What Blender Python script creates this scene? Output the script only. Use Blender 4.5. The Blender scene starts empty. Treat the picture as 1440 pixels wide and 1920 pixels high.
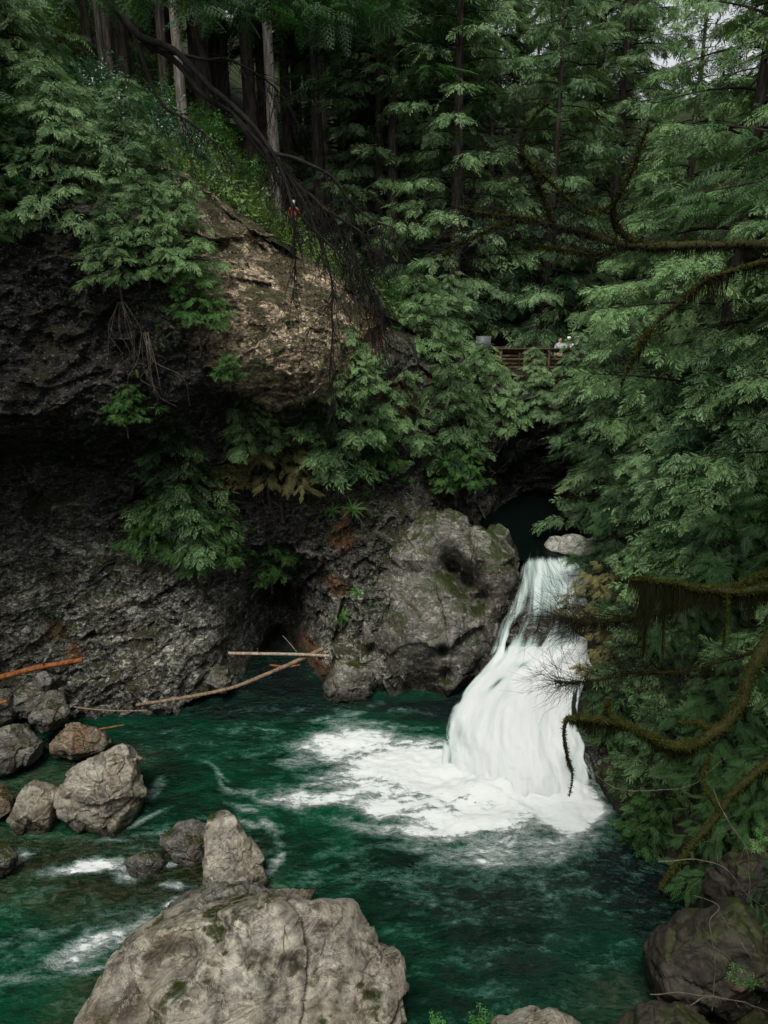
import bpy, math
import numpy as np
SC = bpy.context.scene
COL = SC.collection
R = math.radians
# ------------------------------------------------------------------ camera, sky, sun, exposure
CAMZ = 14.0
PITCH = R(18)
FPX = 1400.0
cd = bpy.data.cameras.new('camera'); cam = bpy.data.objects.new('camera', cd); COL.objects.link(cam)
cam.location = (0, 0, CAMZ); cam.rotation_euler = (R(90) - PITCH, 0, 0)
cd.sensor_fit = 'HORIZONTAL'; cd.sensor_width = 36.0; cd.lens = 36.0 * FPX / 1440.0
cd.clip_start = 0.05; cd.clip_end = 2000
SC.camera = cam
SUN_EL, SUN_AZ = R(62), R(196)      # high soft light from above and behind the left shoulder of the camera
w = bpy.data.worlds.new('World'); SC.world = w; w.use_nodes = True
nt = w.node_tree; nt.nodes.clear()
sky = nt.nodes.new('ShaderNodeTexSky'); sky.sky_type = 'NISHITA'; sky.sun_disc = False
sky.sun_elevation = SUN_EL; sky.sun_rotation = SUN_AZ; sky.air_density = 1.0; sky.dust_density = 3.0; sky.ozone_density = 1.0
hs = nt.nodes.new('ShaderNodeHueSaturation'); hs.inputs['Saturation'].default_value = 0.15
bg = nt.nodes.new('ShaderNodeBackground'); bg.inputs['Strength'].default_value = 0.085
ow = nt.nodes.new('ShaderNodeOutputWorld')
nt.links.new(sky.outputs[0], hs.inputs['Color']); nt.links.new(hs.outputs[0], bg.inputs[0]); nt.links.new(bg.outputs[0], ow.inputs[0])
ld = bpy.data.lights.new('sun', 'SUN'); ld.energy = 1.5; ld.angle = R(20); ld.color = (1.0, 0.965, 0.9)
sun = bpy.data.objects.new('sun', ld); COL.objects.link(sun)
# direction TO the sun: azimuth measured clockwise from +Y
sd = (math.sin(SUN_AZ) * math.cos(SUN_EL), math.cos(SUN_AZ) * math.cos(SUN_EL), math.sin(SUN_EL))
from mathutils import Vector
sun.rotation_euler = Vector(sd).to_track_quat('Z', 'Y').to_euler()
SC.view_settings.view_transform = 'Standard'; SC.view_settings.look = 'None'; SC.view_settings.gamma = 1.0
SC.view_settings.exposure = 1.08
SC.cycles.max_bounces = 5; SC.cycles.diffuse_bounces = 1; SC.cycles.glossy_bounces = 2
SC.cycles.transmission_bounces = 2; SC.cycles.transparent_max_bounces = 8
SC.cycles.use_denoising = True; SC.cycles.denoiser = 'OPENIMAGEDENOISE'; SC.cycles.denoising_input_passes = 'RGB_ALBEDO_NORMAL'; SC.cycles.denoising_prefilter = 'NONE'
SC.cycles.sample_clamp_direct = 3.0
SC.cycles.caustics_reflective = False; SC.cycles.caustics_refractive = False
SC.cycles.sample_clamp_indirect = 1.5

# ------------------------------------------------------------------ positions
CP, SP = math.cos(PITCH), math.sin(PITCH)
def ray(px, py):
    u = (px - 720) / FPX; v = (960 - py) / FPX
    return np.array([u, CP + v * SP, -SP + v * CP])
def at(px, py, D):                  # the point of the place seen at that spot, D metres ahead
    d = ray(px, py); return np.array([0, 0, CAMZ]) + d * (D / d[1])
def onz(px, py, z=0.0):             # the same, on a level surface
    d = ray(px, py); return np.array([0, 0, CAMZ]) + d * ((z - CAMZ) / d[2])

# ------------------------------------------------------------------ numpy noise
def h3(x, y, z, s=0):
    x = x.astype(np.int64); y = y.astype(np.int64); z = z.astype(np.int64)
    n = (x * 374761393 + y * 668265263 + z * 2147483647 + s * 1274126177) & 0xFFFFFFFF
    n = ((n ^ (n >> 13)) * 1274126177) & 0xFFFFFFFF
    n = ((n ^ (n >> 16)) * 2246822519) & 0xFFFFFFFF
    n = n ^ (n >> 15)
    return (n & 0xFFFFFF) / float(0xFFFFFF)
def vn(P, s=0):
    i = np.floor(P); f = P - i; f = f * f * f * (f * (f * 6 - 15) + 10); r = 0
    for dx in (0, 1):
        wx = f[:, 0] if dx else 1 - f[:, 0]
        for dy in (0, 1):
            wy = f[:, 1] if dy else 1 - f[:, 1]
            for dz in (0, 1):
                wz = f[:, 2] if dz else 1 - f[:, 2]
                r = r + wx * wy * wz * h3(i[:, 0] + dx, i[:, 1] + dy, i[:, 2] + dz, s)
    return r * 2 - 1
def fbm(P, o=4, s=0, g=.5):
    r = 0; a = 1.0; t = 0
    for k in range(o):
        r = r + a * vn(P * 2.03 ** k + k * 17.3, s + k); t += a; a *= g
    return r / t
def cells(P, s=0):
    i = np.floor(P); n = len(P)
    F1 = np.full(n, 9.0); F2 = np.full(n, 9.0); H = np.zeros((n, 4)); Rv = np.zeros((n, 3))
    for dx in (-1, 0, 1):
        for dy in (-1, 0, 1):
            for dz in (-1, 0, 1):
                c = i + (dx, dy, dz)
                h = np.stack([h3(c[:, 0], c[:, 1], c[:, 2], s + k) for k in range(3)], 1)
                rel = P - (c + h); d = np.sqrt((rel ** 2).sum(1))
                m = d < F1
                F2 = np.where(m, F1, np.minimum(F2, d))
                H[m, :3] = h[m]; Rv[m] = rel[m]; F1 = np.where(m, d, F1)
    H[:, 3] = (H[:, 0] * 7.13 + H[:, 1] * 3.7) % 1.0
    return F1, F2, H, Rv
def facets(P, size, amp, s=0, tilt=1.0, crack=.35, aniso=(1, 1, 1)):
    """broken rock: each cell a tilted face, with a groove along the joints"""
    A = P / size * np.array(aniso)
    W = A + .2 * np.stack([fbm(A * 1.1, 2, s + 50), fbm(A * 1.1 + 9, 2, s + 51), fbm(A * 1.1 + 19, 2, s + 52)], 1)
    F1, F2, H, Rv = cells(W, s)
    g = (H[:, :3] - .5) * 2
    g = g / (np.linalg.norm(g, axis=1, keepdims=True) + 1e-6)
    return amp * ((H[:, 3] - .5) + tilt * (g * Rv).sum(1) - crack * np.exp(-((F2 - F1) / .07) ** 2))
def rbf(C, Vv, Q, smooth=0.0, lin=False):
    """interpolate values Vv at points C (n,2) to Q (m,2): thin plate + plane"""
    def phi(d2): return np.sqrt(d2 + 1e-9) if lin else .5 * d2 * np.log(d2 + 1e-9)
    n = len(C); d2 = ((C[:, None] - C[None]) ** 2).sum(2)
    A = np.zeros((n + 3, n + 3)); A[:n, :n] = phi(d2) + smooth * np.eye(n)
    A[:n, n] = 1; A[:n, n + 1:] = C; A[n, :n] = 1; A[n + 1:, :n] = C.T
    b = np.zeros(n + 3); b[:n] = Vv; c = np.linalg.solve(A, b)
    out = np.empty(len(Q))
    for k in range(0, len(Q), 40000):
        q = Q[k:k + 40000]; d2 = ((q[:, None] - C[None]) ** 2).sum(2)
        out[k:k + 40000] = phi(d2) @ c[:n] + c[n] + q @ c[n + 1:]
    return out
def sst(x, a, b):
    t = np.clip((x - a) / (b - a), 0, 1); return t * t * (3 - 2 * t)

# ------------------------------------------------------------------ meshes
class MB:
    def __init__(s): s.v = []; s.f = []; s.a = []; s.mi = []; s.n = 0; s.cur = 0
    def add(s, V, F, a=.5):
        V = np.asarray(V, float).reshape(-1, 3); F = np.asarray(F, np.int64)
        s.v.append(V); s.f.append(F + s.n); s.n += len(V); s.mi.append((len(F), s.cur))
        s.a.append(np.full(len(V), a) if np.isscalar(a) else np.asarray(a, float)); return s
    def tube(s, P, r, sides=6, a=.5, cap=True, lump=0, seed=0):
        P = np.asarray(P, float); n = len(P); r = np.broadcast_to(np.asarray(r, float), (n,))
        T = np.gradient(P, axis=0); T /= np.linalg.norm(T, axis=1, keepdims=True) + 1e-9
        up = np.array([0, 0, 1.]) if abs(T[:, 2]).mean() < .8 else np.array([1., 0, 0])
        A = np.cross(T, up); A /= np.linalg.norm(A, axis=1, keepdims=True) + 1e-9; B = np.cross(T, A)
        th = np.linspace(0, 2 * np.pi, sides, endpoint=False)
        rr = r[:, None] * np.ones(sides)
        if lump:
            Q = (P[:, None] + .5 * (A[:, None] * np.cos(th)[None, :, None] + B[:, None] * np.sin(th)[None, :, None]) * r[:, None, None])
            rr = rr * (1 + lump * fbm(Q.reshape(-1, 3) * 2.5 / max(r.max(), .05) * .3 + seed, 3, seed).reshape(n, sides))
        V = P[:, None] + rr[:, :, None] * (A[:, None] * np.cos(th)[None, :, None] + B[:, None] * np.sin(th)[None, :, None])
        V = V.reshape(-1, 3); i = np.arange(n - 1)[:, None] * sides; j = np.arange(sides)[None]; k = (j + 1) % sides
        F = np.stack([i + j, i + k, i + k + sides, i + j + sides], 2).reshape(-1, 4)
        s.add(V, F, a)
        if cap and sides > 3:
            V2 = np.stack([P[0], P[-1]])
            for e, base in ((0, 0), (1, (n - 1) * sides)):
                ring = V[base:base + sides]; c = V2[e]
                VV = np.vstack([ring, c]); q = np.arange(sides)
                FF = np.stack([q, (q + 1) % sides, np.full(sides, sides)], 1)
                s.add(VV, FF if e else FF[:, ::-1], a)
        return s
    def box(s, lo, hi, a=.5):
        lo = np.array(lo, float); hi = np.array(hi, float)
        V = [(x, y, z) for x in (lo[0], hi[0]) for y in (lo[1], hi[1]) for z in (lo[2], hi[2])]
        return s.add(V, [(0, 1, 3, 2), (4, 6, 7, 5), (0, 4, 5, 1), (2, 3, 7, 6), (0, 2, 6, 4), (1, 5, 7, 3)], a)
    def build(s, name, mat, parent=None, smooth=False, origin=None, attrs=None):
        V = np.concatenate(s.v) if s.v else np.zeros((0, 3))
        if origin is not None: V = V - np.asarray(origin)
        me = bpy.data.meshes.new(name); me.vertices.add(len(V)); me.vertices.foreach_set('co', V.astype(np.float32).ravel())
        ls = []; li = []; off = 0
        for F in s.f:
            if not len(F): continue
            k = F.shape[1]; ls.append(off + np.arange(len(F)) * k); li.append(F.ravel()); off += F.size
        li = np.concatenate(li); ls = np.concatenate(ls)
        me.loops.add(len(li)); me.loops.foreach_set('vertex_index', li.astype(np.int32))
        me.polygons.add(len(ls)); me.polygons.foreach_set('loop_start', ls.astype(np.int32))
        me.update(calc_edges=True)
        if smooth: me.polygons.foreach_set('use_smooth', np.ones(len(ls), bool))
        at_ = me.attributes.new('tint', 'FLOAT', 'POINT'); at_.data.foreach_set('value', np.concatenate(s.a).astype(np.float32))
        for k, arr in (attrs or {}).items():
            q = me.attributes.new(k, 'FLOAT', 'POINT'); q.data.foreach_set('value', np.asarray(arr, np.float32))
        for q in (mat if isinstance(mat, (list, tuple)) else [mat]): me.materials.append(q)
        if isinstance(mat, (list, tuple)): me.polygons.foreach_set('material_index', np.concatenate([np.full(n_, k_) for n_, k_ in s.mi if n_]).astype(np.int32))
        o = bpy.data.objects.new(name, me); COL.objects.link(o)
        if origin is not None and parent is None: o.location = tuple(origin)
        if parent is not None: o.parent = parent
        return o
def gridfaces(nu, nv, mask=None):
    i = np.arange(nu - 1)[:, None] * nv; j = np.arange(nv - 1)[None]
    F = np.stack([i + j, i + nv + j, i + nv + j + 1, i + j + 1], 2).reshape(-1, 4)
    return F if mask is None else F[mask[F].all(1)]
def empty(name, loc=(0, 0, 0)):
    o = bpy.data.objects.new(name, None); COL.objects.link(o); o.location = tuple(loc); o.empty_display_size = .2; return o
def tag(o, label=None, cat=None, group=None, kind=None):
    if label: o['label'] = label
    if cat: o['category'] = cat
    if group: o['group'] = group
    if kind: o['kind'] = kind
    return o
def copy_tree(o, parent=None):
    c = o.copy(); COL.objects.link(c); c.parent = parent
    for ch in list(o.children): copy_tree(ch, c)
    return c
def catmull(P, n):
    P = np.asarray(P, float); P = np.vstack([2 * P[0] - P[1], P, 2 * P[-1] - P[-2]]); m = len(P) - 3
    t = np.linspace(0, m - 1e-6, n); i = t.astype(int); f = (t - i)[:, None]
    a, b, c, d = P[i], P[i + 1], P[i + 2], P[i + 3]
    return .5 * ((2 * b) + (c - a) * f + (2 * a - 5 * b + 4 * c - d) * f ** 2 + (3 * b - a - 3 * c + d) * f ** 3)

# ------------------------------------------------------------------ materials
class NT:
    def __init__(s, name):
        s.m = bpy.data.materials.new(name); s.m.use_nodes = True; s.t = s.m.node_tree; s.t.nodes.clear()
        s.out = s.n('ShaderNodeOutputMaterial'); s.tc = s.n('ShaderNodeTexCoord').outputs['Object']
        g = s.n('ShaderNodeNewGeometry'); s.pos = g.outputs['Position']; s.nor = g.outputs['Normal']
    def n(s, k, **kw):
        x = s.t.nodes.new(k)
        for a, b in kw.items(): setattr(x, a, b)
        return x
    def put(s, sock, v):
        if hasattr(v, 'links') or hasattr(v, 'is_linked'): s.t.links.new(v, sock)
        else:
            if hasattr(sock.default_value, '__len__') and hasattr(v, '__len__') and len(sock.default_value) == 4 and len(v) == 3: v = (*v, 1)
            sock.default_value = v
    def math(s, op, a, b=0.0, c=None, clamp=False):
        x = s.n('ShaderNodeMath', operation=op, use_clamp=clamp); s.put(x.inputs[0], a); s.put(x.inputs[1], b)
        if c is not None: s.put(x.inputs[2], c)
        return x.outputs[0]
    def mr(s, v, a, b, c=0.0, d=1.0, smooth=True):
        x = s.n('ShaderNodeMapRange', interpolation_type='SMOOTHSTEP' if smooth else 'LINEAR')
        for i, q in enumerate((v, a, b, c, d)): s.put(x.inputs[i], q)
        return x.outputs[0]
    def mix(s, f, a, b, mode='MIX'):
        x = s.n('ShaderNodeMix', data_type='RGBA', blend_type=mode); s.put(x.inputs[0], f); s.put(x.inputs[6], a); s.put(x.inputs[7], b); return x.outputs[2]
    def noise(s, sc, det=4, rough=.5, vec=None, dist=0.0):
        x = s.n('ShaderNodeTexNoise'); s.put(x.inputs['Vector'], vec if vec is not None else s.tc)
        x.inputs['Scale'].default_value = sc; x.inputs['Detail'].default_value = det; x.inputs['Roughness'].default_value = rough; x.inputs['Distortion'].default_value = dist
        return x.outputs['Fac']
    def voro(s, sc, vec=None, feature='F1', rnd=1.0):
        x = s.n('ShaderNodeTexVoronoi', feature=feature); s.put(x.inputs['Vector'], vec if vec is not None else s.tc); x.inputs['Scale'].default_value = sc
        x.inputs['Randomness'].default_value = rnd; return x.outputs['Distance']
    def mapping(s, sc=(1, 1, 1), rot=(0, 0, 0), vec=None):
        x = s.n('ShaderNodeMapping'); s.put(x.inputs[0], vec if vec is not None else s.tc); x.inputs['Scale'].default_value = sc; x.inputs['Rotation'].default_value = rot; return x.outputs[0]
    def warp(s, sc, amt, vec=None):
        x = s.n('ShaderNodeTexNoise'); s.put(x.inputs['Vector'], vec if vec is not None else s.tc); x.inputs['Scale'].default_value = sc; x.inputs['Detail'].default_value = 3
        a = s.n('ShaderNodeVectorMath', operation='MULTIPLY_ADD'); s.put(a.inputs[0], x.outputs['Color']); a.inputs[1].default_value = (amt,) * 3; s.put(a.inputs[2], vec if vec is not None else s.tc)
        return a.outputs[0]
    def attr(s, name): return s.n('ShaderNodeAttribute', attribute_name=name).outputs['Fac']
    def bump(s, h, strength=.5, dist=.05, normal=None):
        x = s.n('ShaderNodeBump'); x.inputs['Strength'].default_value = strength; x.inputs['Distance'].default_value = dist; s.put(x.inputs['Height'], h)
        if normal is not None: s.put(x.inputs['Normal'], normal)
        return x.outputs[0]
    def pbsdf(s, col, rough=.7, normal=None, spec=.5, **kw):
        b = s.n('ShaderNodeBsdfPrincipled'); s.put(b.inputs['Base Color'], col); s.put(b.inputs['Roughness'], rough); s.put(b.inputs['Specular IOR Level'], spec)
        if normal is not None: s.put(b.inputs['Normal'], normal)
        for k, v in kw.items(): s.put(b.inputs[k], v)
        return b.outputs[0]
    def surf(s, sh): s.t.links.new(sh, s.out.inputs[0]); return s.m
    def sep(s, v):
        x = s.n('ShaderNodeSeparateXYZ'); s.put(x.inputs[0], v); return x.outputs

def chips(t, col, sc, amt, rot=-28):
    x = t.n('ShaderNodeTexVoronoi', feature='F1'); t.put(x.inputs['Vector'], t.warp(4.0, .12, t.mapping((1, 1, 1.9), (0, R(rot), 0)))); x.inputs['Scale'].default_value = sc
    g = t.sep(x.outputs['Color'])[0]; f = t.mr(g, 0, 1, 1 - amt, 1 + amt * .9, False)
    h = t.n('ShaderNodeHueSaturation'); t.put(h.inputs['Color'], col); t.put(h.inputs['Value'], f); return h.outputs[0], g
def mat_rock(name, dark, light, brown=(.11, .07, .035), brown_amt=.4, moss=.5, rust=0.0, lichen=0.0, rough=.6, fine=1.0, wet_z=.35, veins=.5, dirt=0.0, joints=1.0):
    t = NT(name); W = t.warp(.7, .6)
    big = t.noise(.45, 6, .6, W); mid = t.noise(2.2, 7, .65, W); fin = t.noise(11, 6, .7)
    st = t.noise(1.6, 6, .6, t.mapping((.6, .6, 3.2), (R(12), R(24), 0), W))        # layered rock
    v = t.math('ADD', t.math('MULTIPLY', mid, .5), t.math('MULTIPLY', st, .5))
    v = t.mr(t.math('ADD', v, t.math('MULTIPLY', t.math('SUBTRACT', fin, .5), .45)), .32, .68)
    col = t.mix(v, dark, light)
    col = t.mix(t.math('MULTIPLY', t.mr(big, .45, .62), brown_amt), col, brown)
    # pale mineral streaks and dark joints
    e1 = t.voro(1.3 * fine, t.warp(2.0, .35, t.mapping((1, 1, 1.9), (R(20), R(30), 0))), 'DISTANCE_TO_EDGE')
    e2 = t.voro(4.5 * fine, t.warp(5.0, .12, t.mapping((1, 1, 2.3), (R(20), R(35), 0))), 'DISTANCE_TO_EDGE')
    joint = t.math('MULTIPLY', t.mr(e1, 0, .035, .25, 1), t.mr(e2, 0, .05, .6, 1))
    if joints < 1:
        sel = t.mr(t.noise(.9, 3, .5), .50, .60); joint = t.math('SUBTRACT', 1, t.math('MULTIPLY', t.math('SUBTRACT', 1, joint), t.math('MULTIPLY', sel, joints)))
    col = t.mix(t.math('SUBTRACT', 1, joint), col, (.012, .011, .009))
    tone = t.noise(.33, 3, .5, t.mapping((1, 1, 2.2), (R(30), R(20), 0))); col = t.mix(t.mr(tone, .5, .68, 0, .55), col, dark)
    sa = t.attr('stain'); sm_ = t.mr(t.math('ADD', sa, t.math('MULTIPLY', t.math('SUBTRACT', mid, .5), 1.2)), .3, .7); col = t.mix(t.math('MULTIPLY', sm_, .85), col, t.mix(v, (.006, .0055, .004), (.036, .027, .018)))  # mask darkens the colour: brown seep patches and painted shade in hollows
    if veins:
        vn_ = t.noise(1.1, 8, .75, t.mapping((1, 1, 1.6), (0, R(-30), 0), t.warp(1.5, .8)))
        vm = t.mr(t.math('ABSOLUTE', t.math('SUBTRACT', vn_, .5)), 0, .012, 1, 0)
        col = t.mix(t.math('MULTIPLY', vm, veins), col, (light[0] * 1.5, light[1] * 1.45, light[2] * 1.4))
    if lichen:
        l = t.mr(t.noise(5.5, 5, .6, t.warp(3, .2)), .57, .62)
        col = t.mix(t.math('MULTIPLY', l, lichen), col, (.42, .42, .37))
    if rust:
        r1 = t.mr(t.noise(.55, 5, .6, t.mapping((1.2, 1.2, .35))), .60, .70)
        col = t.mix(t.math('MULTIPLY', t.math('MULTIPLY', r1, t.mr(mid, .4, .6)), rust), col, (.20, .065, .018))
    if dirt:
        up0 = t.sep(t.nor)[2]
        col = t.mix(t.math('MULTIPLY', t.mr(up0, .1, .6), t.math('MULTIPLY', dirt, t.mr(mid, .35, .6))), col, (.10, .065, .035))
    if moss:
        up = t.sep(t.nor)[2]
        mm = t.math('ADD', t.math('MULTIPLY', up, .35), t.noise(.9, 7, .7, W)); lim = .80 - .22 * moss
        mf = t.mr(mm, lim, lim + .10)
        mcol = t.mix(t.noise(14, 3), (.008, .012, .003), (.034, .042, .010))
        col = t.mix(mf, col, mcol)
    col, _g = chips(t, col, 4.5 * fine, .3 * joints)
    z = t.sep(t.pos)[2]
    wet = t.mr(t.math('ADD', z, t.math('MULTIPLY', t.math('SUBTRACT', big, .5), 1.2)), wet_z - .25, wet_z + .25, 1, 0)
    col = t.mix(t.math('MULTIPLY', wet, .75), col, (.012, .012, .008))
    rg = t.mr(wet, 0, 1, rough, .22); rg = t.math('ADD', rg, t.math('MULTIPLY', t.math('SUBTRACT', fin, .5), .3))
    h = t.math('ADD', t.math('MULTIPLY', mid, .5), t.math('ADD', t.math('MULTIPLY', fin, .16), t.math('ADD', t.math('MULTIPLY', joint, .12), t.math('MULTIPLY', st, .35))))
    h = t.math('ADD', h, t.math('MULTIPLY', t.noise(45, 3, .6), .03))
    return t.surf(t.pbsdf(col, rg, t.bump(h, .8, .08), .25))

def mat_leaf(name, dark, light, trans=.3, rough=.5, dead=0.0, spec=.5):
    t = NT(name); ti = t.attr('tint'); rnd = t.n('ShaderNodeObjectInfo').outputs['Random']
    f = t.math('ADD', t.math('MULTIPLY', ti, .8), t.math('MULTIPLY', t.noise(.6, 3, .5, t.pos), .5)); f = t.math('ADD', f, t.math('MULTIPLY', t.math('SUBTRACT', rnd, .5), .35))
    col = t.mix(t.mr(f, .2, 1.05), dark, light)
    if dead: col = t.mix(t.mr(ti, .0, .06, dead, 0), col, (.09, .045, .015))
    b = t.pbsdf(col, rough, None, spec)
    tr = t.n('ShaderNodeBsdfTranslucent'); t.put(tr.inputs[0], t.mix(.5, col, (light[0] * 1.3, light[1] * 1.6, light[2] * .8)))
    ms = t.n('ShaderNodeMixShader'); ms.inputs[0].default_value = trans; t.t.links.new(b, ms.inputs[1]); t.t.links.new(tr.outputs[0], ms.inputs[2])
    return t.surf(ms.outputs[0])
def mat_bark(name, dark, light, moss=0.0, sc=1.0):
    t = NT(name); v = t.mapping((7 * sc, 7 * sc, .9 * sc)); n1 = t.noise(1.6, 6, .7, v); n2 = t.noise(9, 4, .6)
    col = t.mix(t.mr(n1, .35, .65), dark, light); col = t.mix(t.math('MULTIPLY', n2, .35), col, dark)
    if moss:
        m = t.mr(t.math('ADD', t.noise(1.4, 5, .7), t.math('MULTIPLY', t.sep(t.nor)[2], .3)), .62 - .3 * moss, .72 - .3 * moss)
        col = t.mix(m, col, t.mix(n2, (.010, .012, .003), (.042, .042, .009)))
    return t.surf(t.pbsdf(col, .9, t.bump(t.math('ADD', n1, t.math('MULTIPLY', n2, .4)), .8, .05), .2))
def mat_plain(name, col, rough=.7, var=.3, sc=8):
    t = NT(name); n = t.noise(sc, 4, .6); c2 = tuple(x * (1 - var) for x in col)
    return t.surf(t.pbsdf(t.mix(t.mr(n, .35, .65), c2, col), rough, t.bump(n, .2, .01), .3))
# ------------------------------------------------------------------ materials of the place
M = {}
M['cliff'] = mat_rock('cliff rock', (.022, .021, .018), (.135, .125, .105), brown=(.075, .05, .028), brown_amt=.55, moss=.45, rust=.7, lichen=0, rough=.55, veins=.35, dirt=.5)
M['sunrock'] = mat_rock('pale cliff rock', (.10, .085, .065), (.34, .30, .245), brown=(.16, .105, .06), brown_amt=.5, moss=.45, rust=.3, rough=.7)
M['outcrop'] = mat_rock('outcrop rock', (.013, .012, .010), (.175, .17, .14), brown=(.04, .032, .02), brown_amt=.6, moss=.45, rust=.15, lichen=.28, rough=.5, veins=.6)
M['boulder'] = mat_rock('boulder rock', (.030, .027, .020), (.30, .28, .225), brown=(.13, .10, .062), brown_amt=.6, moss=-.12, rust=.1, rough=.34, fine=.55, veins=.6, wet_z=.30, joints=.8)
M['darkboulder'] = mat_rock('dark boulder rock', (.03, .031, .028), (.16, .155, .135), brown=(.12, .085, .05), brown_amt=.5, moss=.2, rust=.25, rough=.4, fine=1.2, wet_z=.1)
M['bankrock'] = mat_rock('mossy bank rock', (.003, .003, .002), (.025, .020, .014), brown=(.018, .011, .006), brown_amt=.6, moss=.5, rust=.2, rough=.7)
def mat_soil():
    t = NT('forest floor'); n = t.noise(1.2, 7, .7); n2 = t.noise(12, 5, .7)
    c = t.mix(t.mr(n, .4, .6), (.014, .028, .008), (.032, .030, .014)); c = t.mix(t.mr(n2, .5, .7), c, (.03, .06, .014))
    return t.surf(t.pbsdf(c, .95, t.bump(t.math('ADD', n, n2), 1, .1), .1))
M['soil'] = mat_soil()

def grid_normals(V, nu, nv):
    G = V.reshape(nu, nv, 3); a = np.gradient(G, axis=0); b = np.gradient(G, axis=1)
    N = np.cross(a, b); N /= np.linalg.norm(N, axis=2, keepdims=True) + 1e-9; return N.reshape(-1, 3)

# ------------------------------------------------------------------ the cliff: a wall Y = F(X, Z) round the pool
CL = [  # px, py, metres ahead
 (-260,1335,18.5),(-100,1330,20.2),(0,1322,21),(150,1312,21.8),(280,1318,22.1),(440,1296,22.9),(520,1290,24.8),(600,1305,23.6),(660,1318,23.0),(730,1318,22.9),(850,1305,24.6),(960,1290,26),
 (-260,1200,19.2),(0,1200,21.6),(150,1200,22.4),(300,1200,22.8),(420,1200,23.6),(470,1180,25.8),(520,1170,29),(580,1180,25.8),(600,1200,24.6),(645,1200,23.9),(700,1200,23.3),(760,1180,23.2),(850,1200,25),
 (-260,1050,20),(0,1050,22.4),(150,1050,23.2),(300,1050,23.6),(430,1050,24.4),(480,1090,26.2),(520,1080,29.5),(560,1050,26.6),(620,1040,24.9),(700,1060,24.1),(760,1060,24.2),(850,1050,26),(650,950,25.3),(720,960,25.2),(780,960,26),
 (520,990,25.2),(450,960,25.0),
 (-260,900,22),(0,900,24.8),(150,900,25.2),(300,900,24.8),(450,900,25.2),(600,900,25.6),(700,900,26.2),(800,920,27.5),(870,930,30),
 (0,850,24.8),(150,855,24.8),(300,850,24.2),
 (-260,800,18),(0,800,20.9),(150,790,21.3),(300,780,22.6),(450,790,24.6),(600,790,24.9),(700,800,26.2),(760,800,27.5),(860,800,30),
 (-260,740,17.6),(0,740,20.5),(150,740,20.9),(300,735,22),(420,745,23.6),(480,760,24.6),(570,765,24.6),(640,750,24.9),(720,740,26.5),
 (0,690,21.2),(150,700,21.3),(300,690,21.8),(450,700,22.3),(560,725,22.8),(600,700,23.1),(650,690,24.6),(700,690,25.8),
 (-260,600,18.5),(0,600,21),(150,600,21.6),(300,600,21.5),(450,600,22.5),(560,600,23.7),(640,620,24.6),(710,610,25.8),(760,660,28),(860,680,31),
 (-260,500,19),(0,500,21.6),(150,500,21.8),(300,500,22),(430,500,23.5),(550,500,25.8),(640,550,26.6),
 (-260,400,20),(0,400,22),(150,400,22.2),(300,400,22.9),(380,400,24.7),(470,430,26.6),
 (-260,320,21),(0,340,23),(200,345,24),(320,345,25.4)]
RIM = [(-400,240,20),(-200,280,22.5),(0,310,24),(200,325,25),(330,330,25.8),(440,410,27.0),(550,480,28),(650,545,29),(720,600,30),(800,650,31.5),(900,705,32),(1000,742,31),(1150,745,31),(1250,745,31)]
cw = np.array([at(*c) for c in CL]); rw = np.array([at(*c) for c in RIM])
extra = np.array([(x, y - .8, -2.5) for x, y, z in cw[:11]])
back = np.array([(4.4, 30.0, 1), (4.4, 30.5, 4.5), (4.6, 30.2, 7), (6, 33, 1), (6, 33.5, 5), (6, 32, 7.5), (8.5, 33.5, 2), (8.5, 33.5, 5), (8.5, 32, 7.5), (12, 33.5, 3), (12, 32, 7.5)])
over = rw + np.array([0, 2.2, .9])
ctl = np.vstack([cw, rw, extra, back, over])
nu, nv = 680, 480
gx = np.linspace(-19.5, 11.5, nu); gz = np.linspace(-1.6, 19.5, nv)
GX, GZ = np.meshgrid(gx, gz, indexing='ij'); Q = np.stack([GX.ravel(), GZ.ravel()], 1)
FY = rbf(ctl[:, [0, 2]], ctl[:, 1], Q, .02, lin=True)
P = np.stack([Q[:, 0], FY, Q[:, 1]], 1)
def rot_layers(P, ax=R(-28)):
    c, s = math.cos(ax), math.sin(ax); return np.stack([P[:, 0] * c - P[:, 2] * s, P[:, 1], P[:, 0] * s + P[:, 2] * c], 1)
L = rot_layers(P)
d = facets(L, 2.6, .62, 3, .7, .15, (1, 1, 1.4)) + facets(L, 1.0, .28, 5, .7, .2, (1, 1, 1.5)) + facets(L, .42, .15, 8, .7, .25, (1, 1, 1.5)) + facets(L, .18, .07, 9, .8, .3) + .25 * fbm(P * .5, 4, 11)
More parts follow.
